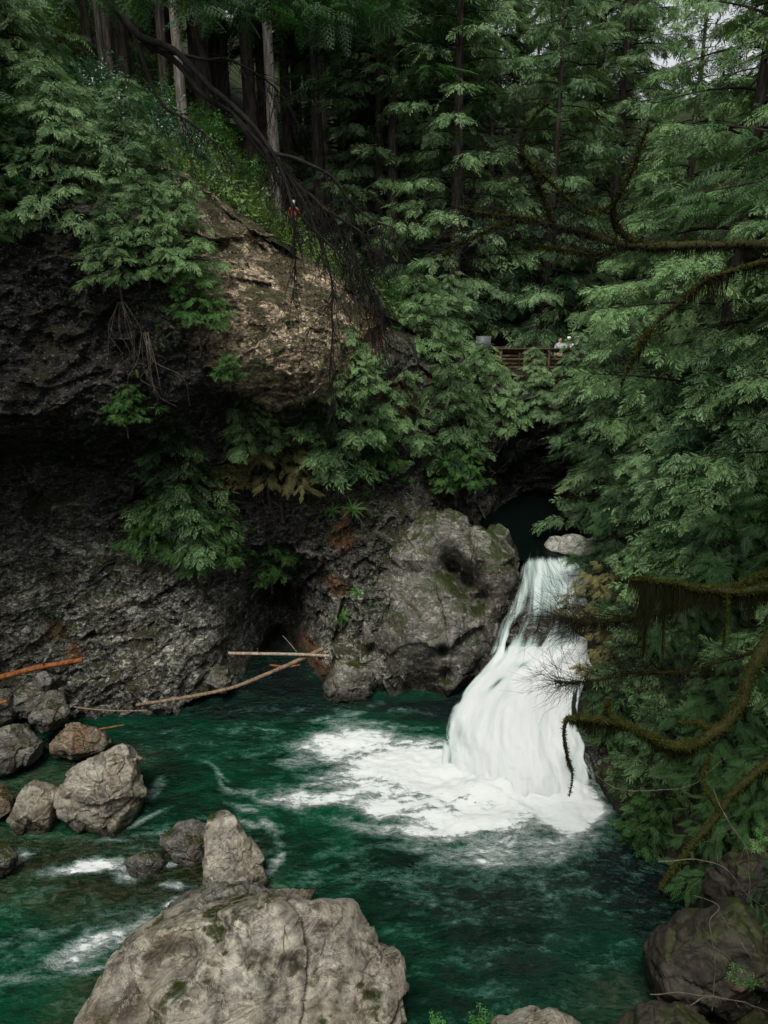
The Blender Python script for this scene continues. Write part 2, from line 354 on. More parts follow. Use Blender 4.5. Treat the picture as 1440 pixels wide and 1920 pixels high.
# soft rounded bulge on the pale shoulder, smoother rock there
d *= 1 - .35 * np.exp(-(((P[:, 0] + 3.6) / 2.2) ** 2 + ((P[:, 2] - 12.5) / 2.0) ** 2))
P[:, 1] += d
rimz = np.interp(P[:, 0], rw[:, 0], rw[:, 2])
keep = P[:, 2] < rimz + .35
mb = MB().add(P, gridfaces(nu, nv, keep))
def rnear(name, pts, rad):          # weight round given spots of the rock
    w_ = np.zeros(len(P))
    for (px, py, D, r) in pts:
        c = at(px, py, D); dd = np.sqrt((P[:, 0] - c[0]) ** 2 + (P[:, 2] - c[2]) ** 2); w_ = np.maximum(w_, np.exp(-(dd / r) ** 2))
    return w_
pale = rnear('pale', [(400,400,24.5,1.5),(350,360,25,1.2),(470,470,25,1.7),(520,530,25,1.9),(450,590,23,1.6),(560,640,23.6,1.8),(520,700,22.8,1.6),(380,500,23,1.0),(620,690,24,1.2),(430,660,22.3,.7),(680,640,25.5,.9),(600,560,26,1.2)], 1)
warmr = rnear('w', [(640,1000,25,.7),(630,1090,25,.6),(590,1270,23.7,1.1),(455,785,24.6,.5),(690,640,25.5,.7),(650,960,25,.35),(740,760,27,1.2),(100,1190,22,.45),(135,1230,22,.4),(700,590,26,.7)], 1)
lowr = rnear('l', [(250,1230,22.5,3.0),(100,1130,22.3,2.4),(380,1160,23,2.0),(660,1230,23.5,1.5),(740,1200,23.2,1.3),(650,1120,24.2,.8)], 1)
topshade = rnear('d', [(100,560,21.5,4.0),(250,640,21.5,1.8),(60,430,22,3),(500,900,25,1.8),(200,870,24,2.5)], 1)  # shade under overhang and trees, painted dark into the rock colour
def mat_cliff():
    t = NT('cliff rock'); W = t.warp(.7, .6)
    big = t.noise(.45, 6, .6, W); mid = t.noise(2.2, 8, .68, W); fin = t.noise(11, 6, .75)
    st = t.noise(1.5, 7, .65, t.mapping((.6, .6, 3.2), (0, R(-28), 0), W))
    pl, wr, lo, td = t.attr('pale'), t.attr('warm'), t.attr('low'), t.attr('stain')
    plm = t.mr(t.math('ADD', pl, t.math('MULTIPLY', t.math('SUBTRACT', mid, .5), 1.1)), .3, .65)
    v = t.math('ADD', t.math('MULTIPLY', mid, .5), t.math('MULTIPLY', st, .5))
    v = t.mr(t.math('ADD', v, t.math('MULTIPLY', t.math('SUBTRACT', fin, .5), .7)), .36, .66)
    c1 = t.mix(v, (.004, .004, .003), (.135, .133, .112))
    c1 = t.mix(t.math('MULTIPLY', lo, .75), c1, t.mix(v, (.030, .031, .025), (.52, .52, .43)))
    c2 = t.mix(v, (.14, .10, .06), (.60, .48, .32))
    col = t.mix(t.math('MULTIPLY', t.mr(big, .45, .62), .5), c1, (.036, .029, .018)); col = t.mix(plm, col, c2)
    col = t.mix(t.math('MULTIPLY', td, .8), col, t.mix(v, (.002, .002, .0018), (.035, .034, .030)))  # painted shade of the upper cliff and recesses
    e1 = t.voro(1.3, t.warp(2.0, .35, t.mapping((1, 1, 1.9), (0, R(-28), 0))), 'DISTANCE_TO_EDGE')
    e2 = t.voro(4.2, t.warp(5.0, .14, t.mapping((1, 1, 2.1), (0, R(-28), 0))), 'DISTANCE_TO_EDGE')
    joint = t.math('MULTIPLY', t.mr(e1, 0, .04, .3, 1), t.mr(e2, 0, .07, .5, 1))
    col = t.mix(t.math('SUBTRACT', 1, joint), col, (.010, .009, .007))
    col, g1 = chips(t, col, 2.6, .45); col, g2 = chips(t, col, 7.5, .6)
    rm = t.mr(t.math('ADD', wr, t.math('MULTIPLY', t.math('SUBTRACT', t.noise(2.5, 6, .7), .5), 1.6)), .45, .8)
    col = t.mix(t.math('MULTIPLY', rm, .65), col, t.mix(fin, (.07, .028, .012), (.22, .09, .03)))
    spk = t.mr(t.noise(16, 3, .5, t.warp(4, .1)), .63, .67); col = t.mix(t.math('MULTIPLY', spk, .55), col, (.34, .33, .29))  # pale specks painted in as highlights on chips that catch the light
    up = t.sep(t.nor)[2]
    mm = t.math('ADD', t.math('ADD', t.math('MULTIPLY', up, .30), t.math('MULTIPLY', pl, .07)), t.noise(.9, 8, .72, W)); mf = t.mr(mm, .70, .78)
    col = t.mix(t.math('MULTIPLY', mf, .85), col, t.mix(fin, (.008, .010, .003), (.042, .042, .014)))
    z = t.sep(t.pos)[2]; wet = t.mr(t.math('ADD', z, t.math('MULTIPLY', big, .6)), .25, .8, 1, 0)
    col = t.mix(t.math('MULTIPLY', wet, .6), col, (.012, .013, .010))
    h = t.math('ADD', t.math('MULTIPLY', mid, .5), t.math('ADD', t.math('MULTIPLY', fin, .2), t.math('ADD', t.math('MULTIPLY', joint, .14), t.math('MULTIPLY', st, .4))))
    h = t.math('ADD', h, t.math('ADD', t.math('MULTIPLY', t.noise(40, 3, .6), .04), t.math('ADD', t.math('MULTIPLY', g1, .22), t.math('MULTIPLY', g2, .12))))
    return t.surf(t.pbsdf(col, t.mr(fin, .3, .7, .35, .75), t.bump(h, 1.0, .26), .2))
tag(mb.build('cliff', mat_cliff(), smooth=True, attrs={'pale': pale, 'warm': warmr, 'low': lowr, 'stain': topshade}), kind='structure')
for p_ in bpy.data.objects['cliff'].data.polygons[:0]: pass
CLIFF_P = P.reshape(nu, nv, 3)
def on_cliff(px, py):               # the spot of the cliff wall seen there
    v = CLIFF_P.reshape(-1, 3); r = ray(px, py); t_ = (v @ r - CAMZ * r[2]) / (r @ r)
    dd = np.linalg.norm(v - (np.array([0, 0, CAMZ]) + t_[:, None] * r), axis=1); c = np.where(dd < .12)[0]
    if not len(c): c = np.array([dd.argmin()])
    return v[c[t_[c].argmin()]].copy()

# ------------------------------------------------------------------ hillside above the cliff (left and behind)
HC = [at(*c) for c in [(345,272,32.5),(180,215,36),(60,180,33),(-150,120,33),(440,330,36),(520,405,37.5),(552,457,40),(650,520,42),(600,440,44),(300,190,40),(420,230,45),(520,300,50),(640,420,52),(100,60,44),(-300,60,36),(700,560,42),(250,240,34)]]
HC += [tuple(p + np.array([0, .25, .12])) for p in rw]
HC += [tuple(p + np.array([0, -1.4, -.9])) for p in rw[:4]]
HC += [(3, 36, 10.2), (6, 42, 9.6), (12, 37, 10.1), (11, 45, 11), (2, 45, 12.2), (-2, 60, 17), (10, 60, 14), (25, 60, 22), (-25, 60, 36), (-40, 40, 40), (-45, 20, 38), (-30, 20, 26), (20, 40, 16), (35, 40, 26), (-60, 90, 58), (0, 100, 26), (40, 100, 34), (-22, 14, 17.5), (-19, 10, 14.5), (-30, 5, 22)]
HC = np.array(HC)
def hill(XY): return rbf(HC[:, :2], HC[:, 2], np.asarray(XY, float).reshape(-1, 2), .3, lin=True)
nu, nv = 330, 300
hx = np.linspace(-60, 60, nu); hy = np.concatenate([np.linspace(4, 60, 220), np.linspace(60.8, 150, 80)])
A, B = np.meshgrid(hx, hy, indexing='ij'); XY = np.stack([A.ravel(), B.ravel()], 1)
Z = hill(XY); P3 = np.stack([XY[:, 0], XY[:, 1], Z], 1)
P3[:, 2] += .35 * fbm(P3 * .35, 4, 31) + .08 * fbm(P3 * 2.2, 3, 33)
rimy = np.interp(XY[:, 0], rw[:, 0], rw[:, 1]); rimy = np.where(XY[:, 0] < rw[0, 0], 14 + 0 * rimy, rimy)
keep = (XY[:, 1] > rimy - 1.0) & ((XY[:, 0] < 4.3) | (XY[:, 1] > 38.6))
keep &= ~((XY[:, 0] > rw[0, 0] - .5) & (XY[:, 0] < rw[1, 0]) & (XY[:, 1] < rimy - .3))
tag(MB().add(P3, gridfaces(nu, nv, keep)).build('hillside', M['soil'], smooth=True), kind='structure')

# ------------------------------------------------------------------ right bank and the near bank under the viewer
BC = [(5.9,17.2,-.6),(6.3,16,-.5),(6.9,14.4,-.5),(6.2,12.6,-.5),(5.9,11,-.5),(5.2,9,-.8),(3,7.6,-.8),(0,7.2,-1),(-4,7,-1),(-10,7,-1),(-18,8,-1),
      (7.6,17,2.0),(8.8,16.5,3.8),(8.4,14,2.0),(7.6,12,1.6),(7.5,10,1.8),(9.6,13,4.0),(12,17,8),(12,12,7.5),(17,15,14),(24,15,20),(24,0,22),
      (6.3,18.6,.4),(6.6,20,1.9),(6.9,21.5,2.5),(7.4,23,4.0),(7.9,24.5,4.3),(8.3,22.5,5.2),(8.9,20,5.2),(10,22.5,7.2),(12,24,9),(16,24,13),
      (7.9,28,4.0),(8.8,28,6.5),(10.5,28,8.5),(8,33,4),(9,33,7),(10.4,33,9.2),(8.6,37,5),(10.6,37,9.8),(14,33,11.5),(20,33,16),(14,40,11),(24,40,18),
      (0,0,12.2),(0,1.6,11.3),(0,3,8.5),(0,5,3.5),(4,0,12.4),(4,3,8),(4.5,5.2,3.5),(-5,0,12),(-5,3,8),(-5,5,3.5),(-14,0,13),(-14,4,6),(8,4,9),(9,7,6),(6.4,7,2.5),(0,-10,13),(20,-10,20),(-20,-10,18)]
BC = np.array(BC, float)
def bank(XY): return rbf(BC[:, :2], BC[:, 2], np.asarray(XY, float).reshape(-1, 2), .05, lin=True)
nu, nv = 400, 420
A, B = np.meshgrid(np.linspace(-20, 26, nu), np.linspace(-10, 39.5, nv), indexing='ij'); XY = np.stack([A.ravel(), B.ravel()], 1)
P4 = np.stack([XY[:, 0], XY[:, 1], bank(XY)], 1)
P4[:, 2] += facets(P4, 1.9, .6, 41, .9, .3) + facets(P4, .7, .25, 43, .9, .3) + .3 * fbm(P4 * .6, 4, 44)
keep = (P4[:, 2] > -1.6) & ((XY[:, 1] < 9) | (XY[:, 0] > 4.8)) & (XY[:, 0] > -20)
keep &= (XY[:, 1] > 1.2) | (P4[:, 2] < 12.6) | (abs(XY[:, 0]) > 3)
tag(MB().add(P4, gridfaces(nu, nv, keep)).build('riverbank', M['bankrock'], smooth=True), kind='structure')

# ------------------------------------------------------------------ river bed, far ground
A, B = np.meshgrid(np.linspace(-40, 30, 60), np.linspace(-20, 45, 60), indexing='ij')
V = np.stack([A.ravel(), B.ravel(), -1.7 + .25 * fbm(np.stack([A.ravel(), B.ravel(), 0 * A.ravel()], 1) * .4, 3, 3)], 1)
tag(MB().add(V, gridfaces(60, 60)).build('riverbed', M['darkboulder'], smooth=True), kind='structure')
A, B = np.meshgrid(np.linspace(-900, 900, 40), np.linspace(-900, 900, 40), indexing='ij'); d_ = np.sqrt(A ** 2 + B ** 2)
V = np.stack([A.ravel(), B.ravel(), (-6 + 30 * sst(d_, 120, 700)).ravel()], 1)
tag(MB().add(V, gridfaces(40, 40)).build('ground', M['soil'], smooth=True), kind='structure')

# ------------------------------------------------------------------ pool
def mat_pool():
    t = NT('pool water'); foam = t.attr('foam'); shal = t.attr('shallow'); deep = t.attr('deep'); dirx = t.attr('tint')
    s1 = t.noise(1.6, 8, .62, t.mapping((.6, 1.5, 1), (0, 0, R(-12)), t.warp(.8, 1.0)))
    s2 = t.noise(7, 6, .6, t.mapping((.6, 1.3, 1), (0, 0, R(8)), t.warp(2.5, .35)))
    s3 = t.noise(26, 4, .6, t.warp(9, .08))
    n = t.math('ADD', t.math('MULTIPLY', s1, .5), t.math('ADD', t.math('MULTIPLY', s2, .35), t.math('MULTIPLY', s3, .15)))
    f = t.math('ADD', foam, t.math('MULTIPLY', t.math('SUBTRACT', n, .5), 2.6))
    fm = t.mr(f, .30, 1.05)
    lace = t.mr(t.math('ABSOLUTE', t.math('SUBTRACT', s2, .5)), 0, .035, 1, 0); lace = t.math('MULTIPLY', lace, t.mr(t.math('ADD', foam, t.math('MULTIPLY', t.math('SUBTRACT', s1, .5), 1.2)), .12, .5))
    thin = t.math('ADD', t.mr(f, .10, .62, 0, .55), t.math('MULTIPLY', lace, .35), clamp=True)
    big_ = t.noise(.28, 3, .5, t.warp(.3, 1.5))
    col = t.mix(t.mr(t.math('ADD', t.math('MULTIPLY', s1, .5), t.math('MULTIPLY', big_, .6)), .43, .65), (.0004, .011, .0045), (.0008, .048, .0200))
    col = t.mix(deep, col, (.0004, .0048, .0045))
    col = t.mix(t.math('MULTIPLY', shal, .75), col, t.mix(t.mr(s2, .4, .6), (.016, .034, .012), (.085, .08, .045)))
    col = t.mix(thin, col, (.09, .23, .175))
    col = t.mix(fm, col, (.60, .635, .62))
    wv = t.noise(2.2, 6, .6, t.mapping((.55, 1.4, 1), (0, 0, R(10)), t.warp(1.2, .5))); w2 = t.noise(8, 5, .6, t.mapping((.6, 1.5, 1), (0, 0, R(-15)), t.warp(3, .2)))
    w3 = t.noise(30, 3, .5)
    h = t.math('ADD', t.math('MULTIPLY', wv, 1.0), t.math('ADD', t.math('MULTIPLY', w2, .6), t.math('MULTIPLY', w3, .06)))
    b = t.pbsdf(col, t.mr(fm, 0, 1, .13, .8), t.bump(t.math('MULTIPLY', h, t.mr(f, .3, .9, 1, .12)), .85, .26), t.mr(fm, 0, 1, t.mr(deep, .2, .8, .2, .3), .1), IOR=1.333)
    tr = t.n('ShaderNodeBsdfTransparent'); tr.inputs[0].default_value = (.45, .62, .42, 1)
    ms = t.n('ShaderNodeMixShader'); t.put(ms.inputs[0], t.math('MULTIPLY', t.math('MULTIPLY', t.mr(shal, .35, 1), .55), t.math('SUBTRACT', 1, fm))); t.t.links.new(b, ms.inputs[1]); t.t.links.new(tr.outputs[0], ms.inputs[2])
    return t.surf(ms.outputs[0])
nu, nv = 560, 440
A, B = np.meshgrid(np.linspace(-20, 8, nu), np.linspace(3.5, 25.8, nv), indexing='ij'); X, Y = A.ravel(), B.ravel()
def blobs(lst, X, Y):
    r = np.zeros(len(X))
    for (px, py, rx, ry, rot, a) in lst:
        c = onz(px, py); ca, sa = math.cos(R(rot)), math.sin(R(rot)); dx, dy = X - c[0], Y - c[1]
        u = (dx * ca + dy * sa) / rx; v = (-dx * sa + dy * ca) / ry; q = u * u + v * v
        r = np.maximum(r, a * np.exp(-q ** 1.6))
    return r
WP = np.stack([X, Y, 0 * X], 1)
wx = X + .5 * fbm(WP * .7, 4, 71); wy = Y + .5 * fbm(WP * .7, 4, 72)
foam = blobs([(960,1470,2.2,1.5,0,1.6),(850,1450,2.4,1.5,0,1.4),(760,1430,2.2,1.2,10,1.15),(640,1400,1.7,.9,5,1.05),(1050,1520,1.3,1.3,0,1.35),(900,1530,2.6,1.1,0,1.1),(740,1500,2.2,.8,-5,1.0),(620,1500,2.0,.5,-3,.92),(700,1460,2.0,.7,0,.95),
              (560,1430,.9,.5,20,.62),(500,1500,1.4,.25,-8,.62),(960,1600,2.4,.6,0,.68),(800,1580,1.8,.5,0,.52),(1080,1590,1.0,.6,0,.72),(700,1545,1.2,.35,0,.6),(690,1365,1.8,.35,-5,.5),(620,1350,1.3,.22,10,.42),
              (400,1445,.9,.12,-35,.55),(425,1480,.8,.14,-55,.55),(470,1370,1.5,.12,-10,.38),(500,1560,.25,.6,20,.55),(500,1610,.2,.5,-10,.6),(470,1545,.5,.15,-30,.5),(460,1520,.9,.14,5,.5),
              (160,1625,1.2,.26,3,.98),(215,1640,.45,.25,-40,.7),(310,1622,.35,.16,0,.75),(325,1655,.5,.15,0,.75),(375,1675,.7,.2,15,1.2),(320,1690,.5,.15,20,.75),(190,1760,1.5,.35,50,.78),(130,1805,.9,.3,20,.58),(240,1720,.8,.2,45,.7),(150,1830,.8,.15,10,.6),
              (280,1480,.22,.8,0,.45),(250,1540,.7,.15,30,.5),(190,1575,.8,.12,0,.5),(30,1610,.4,.3,40,.6),(60,1750,1.4,.2,10,.42),(20,1840,1.6,.2,5,.4),(300,1560,1.2,.12,5,.42)], wx, wy)
calm = blobs([(700,1330,6,.5,0,.17),(560,1390,5,1.2,0,.18),(880,1640,5,1.2,0,.24),(1000,1760,5,2,0,.08),(560,1580,2,1.5,0,.15),(150,1700,4,3,0,.16)], wx, wy)
foam = np.maximum(foam, calm)
shal = blobs([(330,1640,1.9,1.1,0,1.2),(210,1660,2.0,.9,0,1.0),(90,1600,2.2,.8,0,.9),(430,1660,1,.5,0,1),(120,1590,2,.6,0,.8),(240,1700,1.6,.4,20,.7),(180,1420,1.6,.7,0,.75),(60,1480,2,.8,0,.6),(60,1660,1.8,.6,0,.6),(480,1700,.8,.6,0,.8),(170,1900,1.0,1.6,0,.6),(1200,1900,1.2,.8,0,.4)], wx, wy)
deep = np.clip(blobs([(1000,1680,3.5,1.6,0,.8),(1180,1640,2,2.5,0,1),(1050,1840,3.5,2.0,0,.6),(500,1325,7,.9,0,.9),(520,1262,2.5,1.6,0,1),(520,1290,3,1,0,1),(850,1330,2.8,1.0,0,1.0),(740,1325,2.0,.7,0,1),(100,1400,5,1.2,0,.6),(200,1740,1.0,.5,20,.6),(300,1380,3,.9,0,.5)], wx, wy), 0, 1)
boil = blobs([(960,1490,2.6,1.8,0,1.0),(800,1480,3.2,1.4,0,.5)], X, Y)
zz = .05 * fbm(WP * np.array([1.2, 2.2, 1]), 4, 81) + .02 * fbm(WP * np.array([4, 7, 1]), 3, 82) + blobs([(985,1478,1.7,.45,0,1.0),(1090,1490,.6,.4,0,.8)], X, Y) * (.32 + .25 * fbm(WP * 2.6, 3, 87)) + boil * (.08 + .13 * fbm(WP * 1.6, 3, 83)) + foam * .02 * fbm(WP * 4, 2, 84)
zz += .05 * blobs([(200,1700,3,2,0,1)], X, Y) * fbm(WP * 2.2, 3, 85)
tag(MB().add(np.stack([X, Y, zz], 1), gridfaces(nu, nv)).build('pool_water', mat_pool(), smooth=True, attrs={'foam': foam, 'shallow': shal, 'deep': deep}), kind='structure')
# stream above the falls
def mat_stream():
    t = NT('stream water'); n = t.noise(3, 6, .6, t.mapping((1.5, .4, 1)))
    return t.surf(t.pbsdf(t.mix(n, (.002, .005, .004), (.001, .002, .002)), .35, t.bump(n, .5, .05), .04))
A, B = np.meshgrid(np.linspace(4.0, 8.6, 60), np.linspace(24.85, 36, 100), indexing='ij')
V = np.stack([A.ravel(), B.ravel(), 4.07 + 0 * A.ravel()], 1); V[:, 2] += .03 * fbm(V * 1.5, 3, 5)
tag(MB().add(V, gridfaces(60, 100)).build('stream_water', mat_stream(), smooth=True), kind='structure')

# ------------------------------------------------------------------ waterfall: a sheet over a rock step
LFT = [(985,1031,26),(975,1052,24.9),(968,1075,24.3),(955,1120,23.5),(940,1175,22.8),(920,1235,22.0),(884,1272,21.1),(854,1320,20.2),(836,1375,19.5),(830,1430,18.8),(836,1480,18.3)]
RGT = [(1105,1031,26),(1125,1050,24.9),(1160,1075,24.4),(1190,1120,23.6),(1192,1175,22.9),(1150,1235,21.8),(1098,1285,20.8),(1082,1335,19.7),(1102,1390,18.7),(1120,1440,18.0),(1118,1500,17.5)]
lf = np.array([at(*c) for c in LFT]); rt = np.array([at(*c) for c in RGT])
nv_, nu_ = 260, 200
LA, RA = catmull(lf, nv_), catmull(rt, nv_)
def sheet(us, bulge, off):
    G = LA[:, None] * (1 - us)[None, :, None] + RA[:, None] * us[None, :, None]
    s = np.linspace(0, 1, nv_)[:, None]; uu = np.clip(us, 0, 1)[None]
    b = bulge * np.sin(np.pi * uu) * (.25 + .75 * sst(s, .42, .85))
    G[:, :, 1] -= b; G[:, :, 2] += .5 * b * (1 - s)
    G += np.array(off)[None, None]; return G
us = np.linspace(-.04, 1.05, nu_)
G = sheet(us, 1.0, (0, 0, 0)); s_ = np.repeat((np.linspace(0, 1, nv_) * 10 - 1) / 9, nu_); u_ = np.tile(us, nv_)
V = G.reshape(-1, 3)
flow = np.stack([u_ * 15 + 1.2 * fbm(V * .9, 2, 7), s_ * 3.2, 0 * u_], 1)
st = fbm(flow, 4, 91); st2 = fbm(flow * np.array([2.7, 1.6, 1]), 3, 92)
amp = .015 + .03 * sst(s_, .35, .6)
lip = np.exp(-((s_ - .40 - .05 * np.sin(u_ * 5)) / .05) ** 2) * sst(u_, -.2, .6)
wob = fbm(np.stack([u_ * 7, s_ * 7, 0 * u_], 1), 3, 93) * (.03 + .26 * sst(s_, .35, .6))
V[:, 1] -= amp * st + wob + .18 * lip; V[:, 2] += .3 * amp * st + .3 * wob + .28 * lip
# how much water: thin at the top left over the rock, full below
cov = np.where(s_ < .40, .78, 1.05) + .45 * st + .25 * st2
cov += .55 * sst(s_, .36, .46)
upper = s_ < .42
cov -= .75 * np.exp(-(((u_ - .28) / .16) ** 2 + ((s_ - .335) / .06) ** 2))      # the bare rock in the upper slide
cov -= .55 * (1 - sst(u_, .0, .24)) * (1 - sst(s_, .28, .42))
cov -= .6 * sst(u_, .55, .7) * (1 - sst(s_, .08, .17)) 
cov += .5 * sst(u_, .45, .65) * sst(s_, .12, .2) * (1 - sst(s_, .38, .45))
cov -= .8 * np.exp(-(((u_ - .22) / .05) ** 2 + ((s_ - .55 - (u_ - .22) * -.6) / .03) ** 2)) + .8 * np.exp(-(((u_ - .30) / .09) ** 2 + ((s_ - .475) / .018) ** 2)) + .7 * np.exp(-(((u_ - .83) / .06) ** 2 + ((s_ - .86) / .07) ** 2))
edge = np.minimum(sst(u_ + .10 * st, .0, .12), sst(1 - u_ + .10 * st2, .0, .12))
cov = cov * edge * sst(s_, -.06, .03)
def mat_falls():
    t = NT('falling water'); c = t.attr('cov'); fu, fs = t.attr('fu'), t.attr('fs')
    cx = t.n('ShaderNodeCombineXYZ'); t.put(cx.inputs[0], fu); t.put(cx.inputs[1], fs)
    n1 = t.noise(1.0, 7, .62, t.mapping((15, 3.4, 1), vec=cx.outputs[0]), .8); n2 = t.noise(1.0, 5, .6, t.mapping((75, 9, 1), vec=cx.outputs[0]))
    n3 = t.noise(1.0, 5, .6, t.mapping((6, 4, 1), vec=cx.outputs[0]))
    k = t.math('ADD', c, t.math('ADD', t.math('MULTIPLY', t.math('SUBTRACT', n1, .5), 1.15), t.math('MULTIPLY', t.math('SUBTRACT', n2, .5), .5)))
    a = t.mr(k, .12, .95)
    col = t.mix(t.mr(t.math('ADD', k, t.math('MULTIPLY', t.math('SUBTRACT', n3, .5), 1.5)), .2, 1.7), (.32, .43, .40), (.62, .65, .64))
    b = t.pbsdf(col, .5, t.bump(t.math('ADD', n1, t.math('MULTIPLY', n2, .4)), .4, .06), .2)
    tl = t.n('ShaderNodeBsdfTranslucent'); tl.inputs[0].default_value = (.7, .8, .77, 1)
    m1 = t.n('ShaderNodeMixShader'); m1.inputs[0].default_value = .15; t.t.links.new(b, m1.inputs[1]); t.t.links.new(tl.outputs[0], m1.inputs[2])
    tr = t.n('ShaderNodeBsdfTransparent'); ms = t.n('ShaderNodeMixShader'); t.put(ms.inputs[0], a); t.t.links.new(tr.outputs[0], ms.inputs[1]); t.t.links.new(m1.outputs[0], ms.inputs[2])
    return t.surf(ms.outputs[0])
tag(MB().add(V, gridfaces(nv_, nu_)).build('waterfall', mat_falls(), smooth=True, attrs={'cov': cov, 'fu': u_, 'fs': s_}), kind='structure')
# rock under the water
ur = np.linspace(.03, 1.7, 220); G = sheet(ur, .85, (0, .32, -.22)); V = G.reshape(-1, 3).copy()
uu_ = np.tile(ur, nv_); V[:, 1] += .9 * sst(np.abs(uu_ - .5), .6, 1.1) * 0
V[:, 1] += .8 * (facets(V, 1.1, .35, 61, .8, .3) + facets(V, .45, .12, 62, .8, .3)); V[:, 2] += .10 * fbm(V * 1.5, 3, 63)
m_ = mat_rock('wet falls rock', (.02, .02, .016), (.14, .125, .10), brown=(.09, .06, .035), moss=.1, rust=.1, rough=.25, wet_z=9)
tag(MB().add(V, gridfaces(nv_, 220)).build('falls_bedrock', m_, smooth=True), kind='structure')

# ------------------------------------------------------------------ boulders and the outcrop
def boulder(name, label, outline, D, thick, mat, seed, cat='boulder', dents=(), fac=1.0, blob=1.0, nlat=150, nlon=230, zb=None, wl=None, ctr=None, power=2.3, group=None, sink=0.0, aniso=(1, 1, 1.3), big=None, stain_shades=(), plane=None, chisel=26, cut=(.72, .95)):
    """a closed rock whose silhouette follows the outline, with real thickness fore and aft"""
    out = np.array(outline, float); c0 = out.mean(0) if ctr is None else np.array(ctr, float)
    k = ray(*c0); d = k / np.linalg.norm(k)
    if wl is not None: C = np.array([0, 0, CAMZ]) + d * (((onz(c0[0], wl) - (0, 0, CAMZ)) @ d) + .15 * thick)
    else: C = at(c0[0], c0[1], D)
    # points of the outline on the plane through C that faces the viewer
    pl = []
    for p in out:
        r = ray(*p); s = ((C - np.array([0, 0, CAMZ])) @ d) / (r @ d); pl.append(np.array([0, 0, CAMZ]) + r * s)
    pl = np.array(pl) - C; ex = np.array([1., 0, 0]); ez = np.cross(ex, d); ez /= np.linalg.norm(ez); ex = np.cross(d, ez)
    a2, b2 = pl @ ex, pl @ ez; th = np.arctan2(b2, a2); rr = np.hypot(a2, b2); o = np.argsort(th); th, rr = th[o], rr[o]
    TH = np.linspace(-np.pi, np.pi, nlon, endpoint=False)
    RR = np.interp(TH, np.concatenate([th - 2 * np.pi, th, th + 2 * np.pi]), np.tile(rr, 3))
    LAT = np.linspace(0, np.pi, nlat); rad = np.sin(LAT) ** (.8); dep = -np.sign(np.cos(LAT)) * np.abs(np.cos(LAT)) ** (2 / power)
    smr = np.array([np.mean(np.take(RR, np.arange(i - nlon // 36, i + nlon // 36 + 1), mode='wrap')) for i in range(nlon)])
    k4 = (rad ** 2.5)[:, None]; RL = rad[:, None] * (RR[None] * k4 + smr[None] * (1 - k4))
    Vv = C + ex * (RL * np.cos(TH))[:, :, None] + ez * (RL * np.sin(TH))[:, :, None] + d * (dep[:, None, None] * thick * np.ones((1, nlon, 1)))
    Vv = Vv.reshape(-1, 3) - C; rgk = np.random.default_rng(seed); ext = [((Vv @ q).min(), (Vv @ q).max()) for q in (ex, ez)]
    for _ in range(chisel):
        nk = rgk.normal(0, 1, 3); nk /= np.linalg.norm(nk)
        if nk @ d > .2: nk = -nk
        sup = Vv @ nk; hk = sup.max() * rgk.uniform(cut[0], cut[1]); Vv = Vv - nk * (np.maximum(0, sup - hk) * .94)[:, None]
    for q, (lo, hi) in zip((ex, ez), ext):      # keep the full width and height after splitting faces off
        s1 = Vv @ q; s2 = lo + (s1 - s1.min()) * (hi - lo) / (s1.max() - s1.min()); Vv = Vv + q * (s2 - s1)[:, None]
    Vv = Vv + C; Nn = (Vv - C); Nn /= np.linalg.norm(Nn, axis=1, keepdims=True) + 1e-9
    sc = float(np.sqrt(np.mean(rr ** 2))) if big is None else big; Lr = rot_layers(Vv, R(-20 + seed * 13 % 50))
    e = .55 * sc * blob * .14 * fbm(Vv / sc * .9, 3, seed) + facets(Lr, sc * .75, sc * .16 * (plane or fac), seed + 1, 1.0, .08, aniso) + facets(Lr, sc * .3, sc * .05 * fac, seed + 2, 1.0, .25, aniso) + facets(Lr, sc * .12, sc * .018 * fac, seed + 3, .8, .3, aniso) + .004 * fbm(Vv * 7, 3, seed)
    Vv = Vv + Nn * (e - e.mean())[:, None]
    for (px, py, D_, rad_, am) in dents:
        q = at(px, py, D_ if D_ else D)
        # distance measured across the line of sight
        w_ = (Vv - q); w_ = w_ - (w_ @ d)[:, None] * d; ww = np.exp(-((w_ ** 2).sum(1) / rad_ ** 2))
        ww *= ((Vv - C) @ d < .1)
        Vv = Vv + d * (am * ww)[:, None]
    i = np.arange(nlat - 1)[:, None] * nlon; j = np.arange(nlon)[None]; k2 = (j + 1) % nlon
    F = np.stack([i + j, i + j + nlon, i + k2 + nlon, i + k2], 2).reshape(-1, 4)
    base = np.array([C[0], C[1], Vv[:, 2].min() if zb is None else zb])
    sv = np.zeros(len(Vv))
    for (px, py, r_s, am) in stain_shades:
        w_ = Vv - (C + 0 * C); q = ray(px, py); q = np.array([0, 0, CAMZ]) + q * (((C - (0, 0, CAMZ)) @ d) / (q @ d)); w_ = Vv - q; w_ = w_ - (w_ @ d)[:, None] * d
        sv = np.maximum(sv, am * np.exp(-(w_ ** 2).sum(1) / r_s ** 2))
    ob = MB().add(Vv, F).build(name, mat, smooth=True, origin=base, attrs={'stain': sv}); return tag(ob, label, cat, group)

